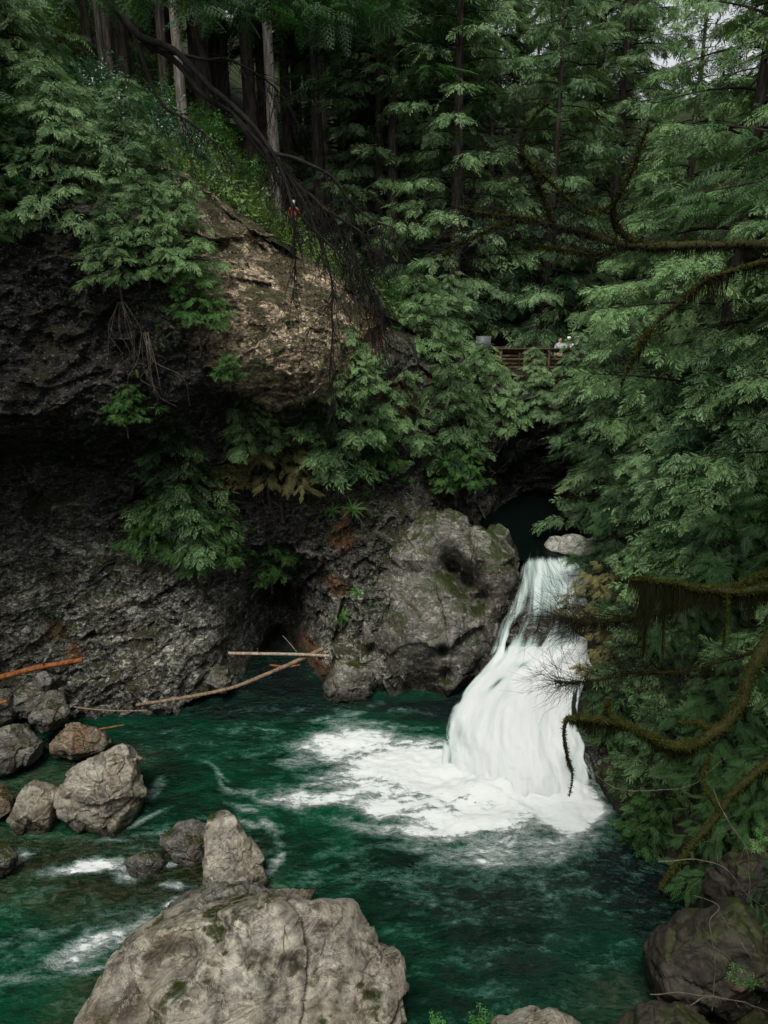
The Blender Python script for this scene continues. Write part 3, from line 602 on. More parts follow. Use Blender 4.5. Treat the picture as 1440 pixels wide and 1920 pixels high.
boulder('rock_outcrop', 'rounded grey outcrop with a dark hollow and pale lichen beside the waterfall',
        [(720,1335),(705,1250),(708,1140),(722,1050),(750,985),(795,957),(845,962),(880,975),(915,993),(955,1022),(982,1050),(975,1090),(955,1120),(935,1170),(928,1230),(900,1270),(862,1318),(840,1360),(760,1345)],
        24.2, 1.45, M['outcrop'], 101, 'rock outcrop', chisel=12, cut=(.85, .97), plane=1.0, nlat=300, nlon=460, fac=.6, aniso=(1.25, 1.25, .65), power=2.4, big=2.0, stain_shades=[(640,1040,1.3,1.1),(720,1060,1.0,.8),(700,980,1.0,1),(610,1180,.8,1),(860,1075,.4,.8),(885,1105,.4,.8),(800,1290,1.0,.9),(940,1150,.5,1),(880,1280,.7,.7),(780,1080,.6,.5)],  # brown seep on the left; patches in the hollow paint in its shade
        dents=[(848,1062,24,.36,1.4),(878,1090,24,.38,1.7),(895,1125,24,.26,.8),(835,1045,24,.4,.4),(905,1120,24,.3,.4),(860,1150,24,.4,-.2),(832,1215,24,.16,.6),(838,1260,24,.2,.7),(815,1180,24,.2,-.1),(790,1200,24,.55,-.35),(880,1210,24,.45,-.25),(790,1290,24,.8,.8),(700,1310,24,.35,.4),(665,1250,24,.5,-.25),(930,1075,24,.3,-.2)])
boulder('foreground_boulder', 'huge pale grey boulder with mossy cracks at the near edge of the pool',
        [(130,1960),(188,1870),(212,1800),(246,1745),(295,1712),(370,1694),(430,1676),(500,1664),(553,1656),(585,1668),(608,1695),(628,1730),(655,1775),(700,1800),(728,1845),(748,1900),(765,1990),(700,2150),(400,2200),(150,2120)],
        10.3, 1.15, M['boulder'], 131, plane=.8, chisel=34, cut=(.80, .97), stain_shades=[(330,1800,.26,.4),(300,1850,.2,.4),(430,1750,.10,.8),(545,1815,.15,.9),(400,1850,.15,.7),(240,1880,.4,.7),(770,1860,.3,.7),(500,1900,.15,.6),(640,1700,.12,.5),(420,1690,.12,.5)], nlat=260, nlon=420, fac=.42, ctr=(470, 1880), power=2.2, big=1.9,  # dark patches paint shade into the recess and cracks
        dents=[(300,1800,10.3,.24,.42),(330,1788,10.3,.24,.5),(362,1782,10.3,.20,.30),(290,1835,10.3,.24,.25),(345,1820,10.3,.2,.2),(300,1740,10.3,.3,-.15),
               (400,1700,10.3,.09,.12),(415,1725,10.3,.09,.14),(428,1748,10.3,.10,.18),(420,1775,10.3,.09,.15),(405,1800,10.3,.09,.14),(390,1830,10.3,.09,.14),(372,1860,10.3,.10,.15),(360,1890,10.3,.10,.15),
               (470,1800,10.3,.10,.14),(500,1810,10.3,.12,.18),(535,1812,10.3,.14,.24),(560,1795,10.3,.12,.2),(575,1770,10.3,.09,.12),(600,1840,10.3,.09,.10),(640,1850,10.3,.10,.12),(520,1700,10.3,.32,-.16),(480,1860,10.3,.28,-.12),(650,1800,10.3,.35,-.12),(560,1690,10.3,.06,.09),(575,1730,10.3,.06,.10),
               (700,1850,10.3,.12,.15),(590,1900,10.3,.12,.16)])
boulder('split_boulder', 'tall rounded grey boulder with dark cracks standing in green water',
        [(112,1545),(105,1500),(118,1462),(135,1435),(165,1420),(172,1403),(200,1398),(228,1412),(252,1440),(268,1480),(271,1520),(255,1548),(215,1572),(150,1572)], 16.2, .95, M['boulder'], 141, fac=.8, wl=1560)
boulder('sloping_boulder', 'low brown grey boulder leaning on the tall rounded boulder',
        [(8,1555),(22,1518),(50,1488),(75,1462),(100,1466),(118,1480),(125,1520),(118,1562),(60,1572),(20,1570)], 16.3, .7, M['boulder'], 146, fac=.6, wl=1560)
boulder('spire_rock', 'pointed wet grey rock rising from the rapids',
        [(385,1690),(383,1630),(390,1580),(397,1545),(405,1522),(424,1516),(442,1532),(462,1565),(480,1605),(492,1650),(505,1700),(440,1725)], 13.9, .55, M['boulder'], 151, fac=.65, wl=1690)
boulder('cracked_rock', 'dark cracked rock beside the pointed wet rock',
        [(300,1590),(315,1556),(350,1540),(385,1540),(405,1560),(405,1625),(370,1640),(325,1618)], 14.6, .5, M['darkboulder'], 156, fac=1, wl=1610)
boulder('wet_rock', 'small dark wet rock half under the rapids',
        [(232,1630),(240,1608),(265,1600),(298,1603),(312,1620),(300,1640),(260,1648)], 13.9, .3, M['darkboulder'], 161, fac=.8, wl=1642)
boulder('submerged_rock', 'low brown rock awash between the rapids and the big pale boulder',
        [(300,1720),(340,1685),(395,1662),(440,1658),(500,1670),(530,1700),(500,1740),(380,1740)], 12.9, .5, M['darkboulder'], 163, fac=.5, wl=1735)
SM = [('long flat topped dark boulder by the left edge under the rock pile', [(-60,1450),(-40,1385),(10,1358),(60,1360),(84,1382),(70,1415),(40,1440),(0,1452)], 18.6, .7, 'darkboulder'),
      ('rust stained low rock in the shallows beside the dark rock pile', [(92,1412),(100,1385),(130,1362),(165,1356),(190,1372),(205,1395),(170,1415),(130,1420)], 19.0, .6, 'rusty'),
      ('blocky grey rock on top of the left rock pile', [(60,1370),(62,1325),(85,1298),(118,1300),(133,1325),(130,1352),(100,1372)], 19.9, .55, 'darkboulder'),
      ('pale cracked rock behind the blocky grey rock', [(18,1335),(25,1300),(55,1278),(88,1290),(95,1325),(60,1345)], 20.5, .5, 'darkboulder'),
      ('dark wedge rock at the left edge below the orange log', [(-40,1345),(-35,1300),(0,1292),(28,1310),(30,1345),(0,1362)], 20.0, .5, 'darkboulder'),
      ('small grey rock under the end of the orange log', [(60,1290),(66,1262),(95,1252),(112,1268),(112,1292),(85,1300)], 20.8, .4, 'darkboulder'),
      ('small brown rock at the left edge above the sloping boulder', [(-30,1530),(-28,1480),(10,1473),(30,1490),(22,1520),(0,1535)], 16.6, .4, 'rusty'),
      ('dark wet rock at the left edge beside a white ripple', [(-30,1640),(-25,1590),(8,1582),(32,1600),(30,1625),(5,1645)], 14.6, .4, 'darkboulder'),
      ('jagged rock fallen at the foot of the cliff left of the pale log', [(385,1292),(395,1262),(415,1248),(430,1262),(432,1290),(410,1300)], 22.3, .4, 'darkboulder'),
      ('upright grey slab standing in the water below the outcrop', [(605,1322),(612,1275),(640,1238),(680,1240),(700,1270),(690,1310),(650,1325)], 22.6, .5, 'outcrop'),
      ('round grey knob at the bottom edge beside green leaves', [(915,1960),(920,1918),(950,1902),(1010,1898),(1060,1905),(1092,1920),(1100,1960),(1000,1990)], 8.3, .5, 'boulder'),
      ('green mossy rock at the bottom edge right of the round grey knob', [(1130,1990),(1150,1910),(1190,1893),(1240,1888),(1300,1900),(1360,1960),(1300,2010)], 8.0, .5, 'mossrock'),
      ('brown mossy boulder overhanging dark water at the lower right', [(1208,1805),(1212,1765),(1240,1735),(1290,1700),(1350,1705),(1420,1720),(1480,1760),(1480,1860),(1400,1900),(1310,1890),(1230,1880),(1215,1850)], 11.0, 1.0, 'mossrock'),
      ('dark mossy boulder behind the brown boulder at the right edge', [(1330,1730),(1345,1660),(1390,1610),(1440,1590),(1520,1600),(1540,1700),(1480,1760),(1400,1750)], 11.6, .8, 'bankrock'),
      ('dark rounded rock at the right foot of the waterfall', [(1095,1485),(1102,1450),(1125,1425),(1165,1405),(1230,1400),(1290,1440),(1290,1500),(1230,1530),(1160,1525),(1110,1505)], 18.0, .9, 'bankrock'),
      ('flat pale boulder sitting above the lip of the waterfall', [(1016,1034),(1018,1012),(1048,1006),(1085,1010),(1112,1012),(1118,1036),(1100,1048),(1040,1046)], 26.0, .5, 'pale'),
      ]
M['rusty'] = mat_rock('rusty boulder rock', (.06, .05, .035), (.22, .18, .13), brown=(.25, .11, .04), brown_amt=.8, moss=.3, rust=1, rough=.5, wet_z=.1)
M['mossrock'] = mat_rock('moss covered rock', (.005, .005, .0035), (.044, .038, .026), brown=(.022, .016, .009), brown_amt=.5, moss=.3, rust=.2, rough=.7)
M['pale'] = mat_rock('pale boulder rock', (.20, .20, .17), (.42, .42, .37), brown=(.2, .18, .13), brown_amt=.2, moss=0, rough=.6, veins=.5)
for k, (lab, ol, D, th_, mt) in enumerate(SM):
    boulder('boulder', lab, ol, D, th_, M[mt], 200 + k * 7, fac=.35 if mt == 'pale' else .7, power=4 if mt == 'pale' else 2.3, nlat=90, nlon=150)
# ------------------------------------------------------------------ foliage
M['cedar'] = mat_leaf('cedar foliage', (.006, .024, .008), (.18, .30, .12), .22, .55, spec=.22)
M['pale_cedar'] = mat_leaf('pale cedar foliage', (.008, .032, .013), (.24, .37, .17), .22, .55, spec=.22)
M['hemlock'] = mat_leaf('dark hemlock foliage', (.006, .026, .006), (.045, .125, .028), .3, .6)
M['olive'] = mat_leaf('yellowing foliage', (.03, .035, .012), (.24, .22, .08), .25, .6)
M['fresh'] = mat_leaf('fresh green foliage', (.008, .034, .008), (.11, .24, .06), .35, .5, spec=.25)
M['salal'] = mat_leaf('broad leaf foliage', (.012, .036, .018), (.06, .13, .07), .15, .35)
M['under'] = mat_leaf('undergrowth leaves', (.012, .030, .010), (.115, .19, .045), .3, .6)
M['bark'] = mat_bark('conifer bark', (.014, .011, .009), (.085, .072, .058))
M['greybark'] = mat_bark('pale grey bark', (.07, .062, .052), (.26, .235, .20))
M['mossbark'] = mat_bark('mossy bark', (.012, .010, .007), (.05, .04, .028), moss=1.0)
M['darkbark'] = mat_bark('wet dark bark', (.006, .006, .005), (.022, .018, .014))
def mat_moss(name, a, b):
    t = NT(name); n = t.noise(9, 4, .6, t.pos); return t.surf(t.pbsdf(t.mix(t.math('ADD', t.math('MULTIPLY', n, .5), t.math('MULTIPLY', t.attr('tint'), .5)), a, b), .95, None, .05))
M['moss'] = mat_moss('golden moss', (.008, .011, .002), (.062, .070, .012))
M['hangmoss'] = mat_moss('hanging dark moss', (.004, .005, .002), (.024, .024, .008))

def frond_tpl(pairs, sub, ang=48, wid=.42, serr=.3):
    V = []; F = []; T = []
    def tri(a, b, c, t=.5):
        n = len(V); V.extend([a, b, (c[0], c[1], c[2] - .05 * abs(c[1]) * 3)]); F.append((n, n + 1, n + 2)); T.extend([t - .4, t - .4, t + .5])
    z = lambda x: -.22 * x * x
    tri((0, -.012, 0), (0, .012, 0), (1.0, 0, z(1)), .3)
    for i in range(pairs):
        s = (i + .6) / (pairs + .3); l = wid * (1 - s) ** .62 * min(1, .45 + s * 2.2)
        for sg in (-1, 1):
            s2 = s + (.5 / pairs if sg > 0 else 0) * .8; a = R(ang - 12 * s) * sg
            dx, dy = math.cos(a), math.sin(a); x0 = s2 * .97; w = (.028 + .012 * (sub == 0) * 2) if serr > .2 else .017
            tip = (x0 + dx * l, dy * l, z(x0) - .22 * l); b1 = (x0 - w, 0, z(x0)); b2 = (x0 + w, 0, z(x0))
            m = (x0 + dx * l * .5, dy * l * .5, z(x0) - .04 * l)
            if sub == 0:
                q = (m[0] - dy * sg * .055, m[1] + dx * sg * .0, m[2]); tri(b1, b2, tip); continue
            tri(b1, b2, tip)
            for j in range(sub):
                u = (j + .8) / (sub + .8); px, py, pz = x0 + dx * l * u, dy * l * u, z(x0) - .10 * l * u; ll = l * serr * (1.15 - u * .8) + .012
                for s3 in (-1, 1):
                    a3 = a + s3 * R(46); ex, ey = math.cos(a3), math.sin(a3); ww = .013 + .02 * l
                    tri((px - dx * ww, py - dy * ww, pz), (px + dx * ww, py + dy * ww, pz), (px + ex * ll, py + ey * ll, pz - .15 * ll), .6)
    return np.array(V), np.array(F), np.array(T)
FT = {'hi': frond_tpl(11, 4), 'mid': frond_tpl(8, 2, wid=.46, serr=.42), 'low': frond_tpl(6, 0, wid=.5)}
def needle_tpl(pairs, sub):
    return frond_tpl(pairs, sub, ang=62, wid=.38, serr=.5)
FT['spray'] = frond_tpl(9, 3, ang=50, wid=.44, serr=.16)
def comb_tpl(seed, pairs=8):
    rng = np.random.default_rng(seed); V = []; F = []; T = []
    def tri(*p):
        n = len(V)
        for (q, t) in p: V.append(q); T.append(t)
        F.append((n, n + 1, n + 2))
    z = lambda x: -.20 * x * x
    bend = rng.normal(0, .08); yb = lambda x: bend * x * x
    tri(((0, -.010, 0), 0), ((0, .010, 0), 0), ((1, yb(1), z(1)), .6))
    for i in range(pairs):
        for sg in (-1, 1):
            if rng.uniform() < .08: continue
            s = (i + .7 + .45 * (sg > 0) + rng.normal(0, .12)) / (pairs + .6); l = .50 * (1 - s) ** .6 * min(1, .35 + s * 2.4) * rng.uniform(.7, 1.12); a = R(56 - 18 * s + rng.normal(0, 7)) * sg
            x0, y0, z0 = s, yb(s), z(s); dx, dy = math.cos(a), math.sin(a); w = .020; dr = rng.uniform(.15, .45)
            m = (x0 + dx * l * .55 + .02, y0 + dy * l * .55, z0 - dr * .25 * l); tip = (x0 + dx * l + .10 * l, y0 + dy * l * .92, z0 - dr * l); ww = .030
            b1, b2 = (x0 - w * .5, y0, z0), (x0 + w * .5, y0, z0); m1, m2 = (m[0] - ww * abs(dy), m[1] + ww * dx * sg, m[2]), (m[0] + ww * abs(dy), m[1] - ww * dx * sg, m[2])
            tri((b1, 0), (b2, 0), (m1, .35)); tri((b2, 0), (m2, .35), (m1, .35)); tri((m1, .35), (m2, .35), (tip, .9))
            for k in range(2):
                u = .35 + .3 * k; q = (x0 + dx * l * u, y0 + dy * l * u, z0 - dr * .3 * l * u); a3 = a + (R(38) if k else -R(38)) ; ll = l * .30
                tri((q, .3), ((q[0] + dx * .03, q[1] + dy * .03, q[2]), .3), ((q[0] + math.cos(a3) * ll, q[1] + math.sin(a3) * ll, q[2] - .1 * ll), .9))
    return np.array(V, float), np.array(F), np.array(T) + .0
for k_ in range(4): FT['comb%d' % k_] = comb_tpl(60 + k_)
FT['needle'] = needle_tpl(7, 2); FT['needlelow'] = needle_tpl(6, 0)
def leaf_tpl():
    V = []; F = []; T = []
    rng = np.random.default_rng(4)
    for k in range(7):
        a = k * 2.4; s = .15 + .8 * k / 7; o = np.array([s, .16 * math.sin(a), .12 * math.cos(a) - .1 * s]); d = np.array([math.cos(a), math.sin(a), -.15]) * .17; sd = np.array([-math.sin(a), math.cos(a), .1]) * .09
        n = len(V); V += [o, o + d + sd, o + 2.1 * d + [0, 0, -.03], o + d - sd]; F += [(n, n + 1, n + 2), (n, n + 2, n + 3)]; T += [.4 + .3 * (k % 2)] * 4
    return np.array(V), np.array(F), np.array(T)
FT['leaf'] = leaf_tpl()
def put_fronds(mb, tpl, O, D, S, rng, up=(0, 0, 1), jit=.5, tint=None):
    if tpl == 'spray':
        O = np.asarray(O); D = np.asarray(D, float); S = np.asarray(S); tint = rng.uniform(0, .9, len(O)) if tint is None else tint; pick = rng.integers(0, 4, len(O))
        for k in range(4):
            m = pick == k; put_fronds(mb, 'comb%d' % k, O[m], D[m], S[m], rng, up, jit, tint[m])
        return
    V, F, T = FT[tpl] if isinstance(tpl, str) else tpl; n = len(O); V = V.copy()
    if n == 0: return
    O = np.asarray(O); D = np.asarray(D, float); D = D / (np.linalg.norm(D, axis=1, keepdims=True) + 1e-9)
    U = np.asarray(up, float) + rng.normal(0, jit, (n, 3)); Sd = np.cross(U, D); Sd /= np.linalg.norm(Sd, axis=1, keepdims=True) + 1e-9; N = np.cross(D, Sd)
    S = np.asarray(S).reshape(n, 1, 1)
    W = O[:, None] + S * (V[None, :, 0:1] * D[:, None] + V[None, :, 1:2] * Sd[:, None] + V[None, :, 2:3] * N[:, None])
    FF = (F[None] + (np.arange(n) * len(V))[:, None, None]).reshape(-1, 3)
    tt = rng.uniform(0, .9, n) if tint is None else tint
    mb.add(W.reshape(-1, 3), FF, (tt[:, None] + (T[None] - .5) * .5).ravel())
def make_tree(name, rng, H, Rr, z0, nb, lod='mid', dens=1.0, fs=.5, droop=.55, leaf='cedar', bark='bark', tr=.28, lean=(0, 0), skirt=0.0, hang=.5, az=None, spread=1.0, prof=.75, nbare=0, sides=9):
    root = empty(name); mbt = MB(); n = 16; s = np.linspace(0, 1, n)
    P = np.stack([lean[0] * s + .12 * np.sin(s * 5 + rng.uniform(0, 6)), lean[1] * s, -1.2 + (H + 1.2) * s], 1)
    rad = tr * (1 - s * .93) * (1 + .6 * np.exp(-s * H / .7))
    mbt.tube(P, rad, sides, lump=.12, seed=int(rng.integers(99))); mbt.build('trunk', M[bark], root, smooth=True)
    cr = MB(); br = cr; br.cur = 1; Os = []; Ds = []; Ss = []; Ts = []
    for b in range(nb):
        rel = ((b + rng.uniform(0, 1)) / nb) ** 1.1; h = z0 + (H - z0) * rel; L = Rr * (1 - rel) ** prof * rng.uniform(.65, 1.1) + .25
        a = b * 2.399 + rng.normal(0, .3)
        if az is not None: a = az[0] + rng.normal(0, az[1])
        hd = np.array([math.cos(a), math.sin(a), 0]); q = np.linspace(0, 1, 7)
        k = (h + 1.2) / (H + 1.2); base = np.array([np.interp(k, s, P[:, 0]), np.interp(k, s, P[:, 1]), h])
        dr = droop * rng.uniform(.6, 1.3); rise = rng.uniform(.1, .35)
        zz_ = L * (rise * q - dr * q ** 2 + .35 * dr * q ** 3)
        side = np.array([-hd[1], hd[0], 0]); bend = rng.normal(0, .12)
        BP = base + hd * (L * q)[:, None] + side * (bend * L * q ** 2)[:, None]; BP[:, 2] += zz_
        br.tube(BP, (.012 + .014 * L) * (1 - q * .85), 3, cap=False)
        tw = rng.uniform(0, 1) * .35
        m = max(3, int(dens * L * 4.2)); ss = rng.uniform(.12, 1.0, m) ** .8; sg = rng.choice([-1, 1], m)
        O0 = np.stack([np.interp(ss, q, BP[:, i]) for i in range(3)], 1)
        ta = a + sg * R(58) * rng.uniform(.5, 1.2, m); td = np.stack([np.cos(ta), np.sin(ta), -rng.uniform(.05, .45, m)], 1)
        lt = (.34 * L * (1 - .65 * ss) + .10) * rng.uniform(.6, 1.15, m) * spread
        for j in range(3 if lod not in ('spray',) else 2):
            qq = (j + rng.uniform(.2, 1.0, m)) / (3 if lod != 'spray' else 2); O = O0 + td * (lt * qq)[:, None]; O[:, 2] -= .25 * lt * qq ** 2
            fa = ta + rng.normal(0, .45, m); Dd = np.stack([np.cos(fa), np.sin(fa), -rng.uniform(.1, .35 + hang, m)], 1)
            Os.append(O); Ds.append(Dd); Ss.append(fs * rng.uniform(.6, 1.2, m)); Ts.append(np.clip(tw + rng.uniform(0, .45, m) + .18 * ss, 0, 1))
        if rng.uniform() < .5:
            for e in range(2): br.tube([O0[e], O0[e] + td[e] * lt[e]], [.008, .004], 3, cap=False)
        Os.append(BP[-1:]); Ds.append((BP[-1] - BP[-2])[None]); Ss.append(np.array([fs * 1.1])); Ts.append(np.array([tw + .4]))
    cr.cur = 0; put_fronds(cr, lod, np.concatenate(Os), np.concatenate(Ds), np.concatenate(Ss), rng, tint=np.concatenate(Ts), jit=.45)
    cr.cur = 1
    for b in range(nbare):
        a = rng.uniform(0, 6.28); h = rng.uniform(.08, z0 / H + .05) * H; L = rng.uniform(.5, 1.8)
        br.tube([(0, 0, h), (math.cos(a) * L * .6, math.sin(a) * L * .6, h + .05), (math.cos(a) * L, math.sin(a) * L, h - .25 * L)], [.02, .014, .005], 3, cap=False)
    cr.build('crown', [M[leaf], M['darkbark']], root)
    return root
PROTO = {}
def plant(kind, x, y, z, rz, sc, label, cat='tree', group=None, name=None):
    if kind in PROTO and not PROTO[kind][1]:
        o = PROTO[kind][0]; PROTO[kind] = (o, True)
    else: o = copy_tree(PROTO[kind][0])
    o.location = (x, y, z); o.rotation_euler = (0, 0, rz); o.scale = (sc,) * 3 if np.isscalar(sc) else sc
    return tag(o, label, cat, group)
def proto(kind, *a, **k): PROTO[kind] = (make_tree(*a, **k), False)
rg = np.random.default_rng
# kinds of tree
proto('cedarA', 'cedar_tree', rg(1), 21, 5.0, .4, 88, 'spray', 2.0, .72, .42, 'cedar', tr=.35)
proto('cedarB', 'cedar_tree', rg(2), 17, 4.3, .6, 78, 'spray', 2.0, .70, .45, 'pale_cedar', tr=.28)
proto('cedarC', 'cedar_tree', rg(3), 26, 4.6, 1.0, 95, 'spray', 1.8, .80, .42, 'pale_cedar', tr=.4)
proto('hemA', 'hemlock_tree', rg(4), 20, 4.4, 1.5, 100, 'needle', 1.0, .6, .35, 'hemlock', tr=.3)
proto('hemN', 'hemlock_tree', rg(24), 22, 4.6, 10.5, 75, 'needle', 1.3, .42, .35, 'hemlock', tr=.3)
proto('farA', 'forest_conifer', rg(5), 27, 4.0, 1.5, 100, 'low', .8, .95, .5, 'pale_cedar', tr=.38, sides=8)
proto('farB', 'forest_conifer', rg(6), 30, 4.4, 7.5, 85, 'low', .8, 1.0, .45, 'hemlock', tr=.42, nbare=26, sides=8)
proto('farC', 'forest_conifer', rg(7), 24, 3.6, 3, 85, 'low', .8, .9, .6, 'pale_cedar', tr=.33, sides=8)
proto('trunkA', 'tall_conifer', rg(8), 28, 3.2, 11, 60, 'low', .8, .9, .4, 'hemlock', tr=.27, nbare=30, sides=10)
proto('greyT', 'tall_conifer', rg(9), 28, 3.2, 12, 55, 'low', .8, .9, .4, 'cedar', bark='greybark', tr=.24, nbare=18, sides=10)
proto('sapA', 'cedar_sapling', rg(10), 3.2, 1.35, .15, 42, 'spray', 3.2, .42, .45, 'cedar', tr=.05)
proto('sapB', 'cedar_sapling', rg(11), 2.6, 1.4, .1, 38, 'spray', 3.2, .40, .35, 'fresh', tr=.045)
proto('sapC', 'cedar_sapling', rg(12), 2.4, 1.4, .1, 40, 'needle', 3.0, .30, .3, 'olive', tr=.045)
proto('sapD', 'hemlock_sapling', rg(13), 4.2, 1.7, .2, 50, 'needle', 2.2, .40, .5, 'hemlock', tr=.06)
proto('sapE', 'cedar_sapling', rg(14), 5.5, 1.9, .2, 60, 'spray', 2.6, .52, .6, 'pale_cedar', tr=.08)

T_ = [ # kind, x, y, rz, scale, name label
 ('cedarA', 11.0, 24.3, .3, 1.0, 'big cedar whose lit lower sprays hang over the top of the waterfall'),
 ('cedarC', 3.6, 40.5, 1.0, 1.0, 'tall pale green cedar behind the left end of the footbridge'),
 ('cedarB', 8.6, 41.5, 2.2, 1.15, 'pale cedar behind the middle of the footbridge'),
 ('cedarA', 13.5, 36, 1.9, .75, 'dense cedar just past the right end of the footbridge'),
 ('cedarC', -.2, 43.5, 4.0, .92, 'pale cedar with a bare lower trunk left of the footbridge'),
 ('cedarB', 14.2, 22.5, .8, 1.05, 'cedar on the right bank behind the highest mossy limb'),
 ('cedarA', 12.6, 18.8, 2.9, .82, 'dark cedar at the right edge above the curved mossy limb'),
 ('cedarC', 16.5, 29, 3.0, .9, 'tall cedar on the right slope below the open sky'),
 ('cedarB', 6.2, 47, 5.1, 1.2, 'cedar in the second row behind the footbridge'),
 ('cedarC', 12, 47, .5, 1.0, 'tall cedar rising in the middle of the skyline right of the footbridge'),
 ('hemN', 9.4, 10.2, .4, 1.0, 'dark hemlock overhanging the upper right corner'),
 ('hemA', -13.2, 18.5, 1.7, 1.1, 'dark hemlock added to shade the left end of the cliff'),  # extra tree, mostly out of view, placed to shade the cliff
 ('cedarB', -13.0, 24.5, 1.2, .8, 'cedar with pale drooping sprays at the upper left edge'),
 ('cedarC', 1.6, 47, 2.0, 1.0, 'pale cedar filling the gap left of the tall cedar behind the footbridge'),
 ('cedarB', 10, 52, 3.0, 1.3, 'feathery cedar in the second row right of the footbridge'),
 ('cedarC', 12.8, 45, 5.0, 1.0, 'tall pale cedar on the right skyline just left of the open sky'),
 ('cedarB', -2.6, 50, 1.0, 1.2, 'feathery pale cedar behind the bare trunks right of the hiker'),
]
for k, x, y, rz, sc, lab in T_:
    g_ = bank([(x, y)])[0] if (x > 8 and y < 38) or (x > 4.8 and y < 12) else hill([(x, y)])[0]
    plant(k, x, y, g_ - .2 + (1.0 if 'lit lower sprays' in lab else 0), rz, sc, lab)
# slim trunks seen on the hillside: base spot, distance, kind, thickness
TR = [((345,285),32.0,'greyT',.9,'slender pale grey trunk standing above the bare rock shoulder'),
      ((315,215),36,'trunkA',.85,'slim brown trunk just left of the slender pale grey trunk'),
      ((518,425),37.0,'greyT',1.25,'tall straight pale grey trunk left of the hiker in red'),
      ((236,190),38,'trunkA',1.1,'dark trunk in the cluster at the upper left, right one of the pair'),
      ((212,172),37,'trunkA',.9,'dark trunk in the cluster at the upper left, left one of the pair'),
      ((196,160),35,'trunkA',.6,'thin dark pole like trunk at the left of the trunk cluster'),
      ((168,110),40,'trunkA',1.0,'dark trunk farthest left on the upper slope'),
      ((382,235),44,'trunkA',1.9,'broad dark trunk behind the drooping dead bough'),
      ((428,250),47,'trunkA',1.1,'slim dark trunk right of the broad dark trunk'),
      ((470,265),44,'trunkA',1.5,'thick dark trunk between the broad dark trunk and the tall grey one'),
      ((495,300),50,'trunkA',1.0,'thin dark trunk close left of the tall grey trunk'),
      ((540,330),48,'trunkA',1.3,'dark trunk close right of the tall grey trunk'),
      ((608,300),46,'greyT',1.3,'greyish trunk behind feathery pale sprays near the top centre'),
      ((600,455),44,'trunkA',1.4,'dark trunk to the right behind the hiker in red'),
      ((650,470),48,'trunkA',1.2,'dark trunk in the gap left of the pale cedars'),
      ((735,490),42,'trunkA',1.5,'thick brown trunk above the top of the gully'),
      ((700,470),50,'greyT',1.0,'thin light trunk among ferns above the gully')]
for (px, py), D, k, sc, lab in TR:
    p = at(px, py, D); z = hill([(p[0], p[1])])[0]
    plant(k, p[0], p[1], z - .4, D * 1.3, (sc, sc, 1.0), lab)
r_ = rg(77); fk = ['farA', 'farB', 'farC', 'farA', 'farB']
pts_ = []
for row, (yy, step, x0, x1) in enumerate([(50, 5.0, -40, 34), (56, 5.5, -44, 38), (63, 6, -48, 44), (71, 6.5, -55, 50), (80, 7.5, -60, 60)]):
    for x in np.arange(x0, x1, step):
        pts_.append((x + r_.normal(0, 1.1), yy + r_.normal(0, 1.5), row))
pts_ += [(18, 38, 0), (20, 45, 0), (24, 36, 0), (-20, 30, 0), (-24, 37, 0), (-17, 37, 0), (-27, 30, 0), (-13, 42, 0), (-20, 45, 0), (22, 28, 0), (20, 20, 0), (19, 14, 0), (24, 22, 0), (-26, 22, 0), (-22, 12, 0), (-18, 23, 0)]
for i, (x, y, row) in enumerate(pts_):
    if y > 42 and 14.6 + (y - 50) * .30 < x < 24 + (y - 50) * .42: continue        # the open patch of sky
    k = fk[int(r_.integers(5))]
    if x < -4 and y > 42: k = 'farB'
    z = hill([(x, y)])[0] if (x < 5 or y > 38) else bank([(x, y)])[0]
    plant(k, x, y, z - .4, r_.uniform(0, 6.28), r_.uniform(.8, 1.15), 'conifer in the massed forest behind the canyon', group='conifers massed in the forest behind the canyon')

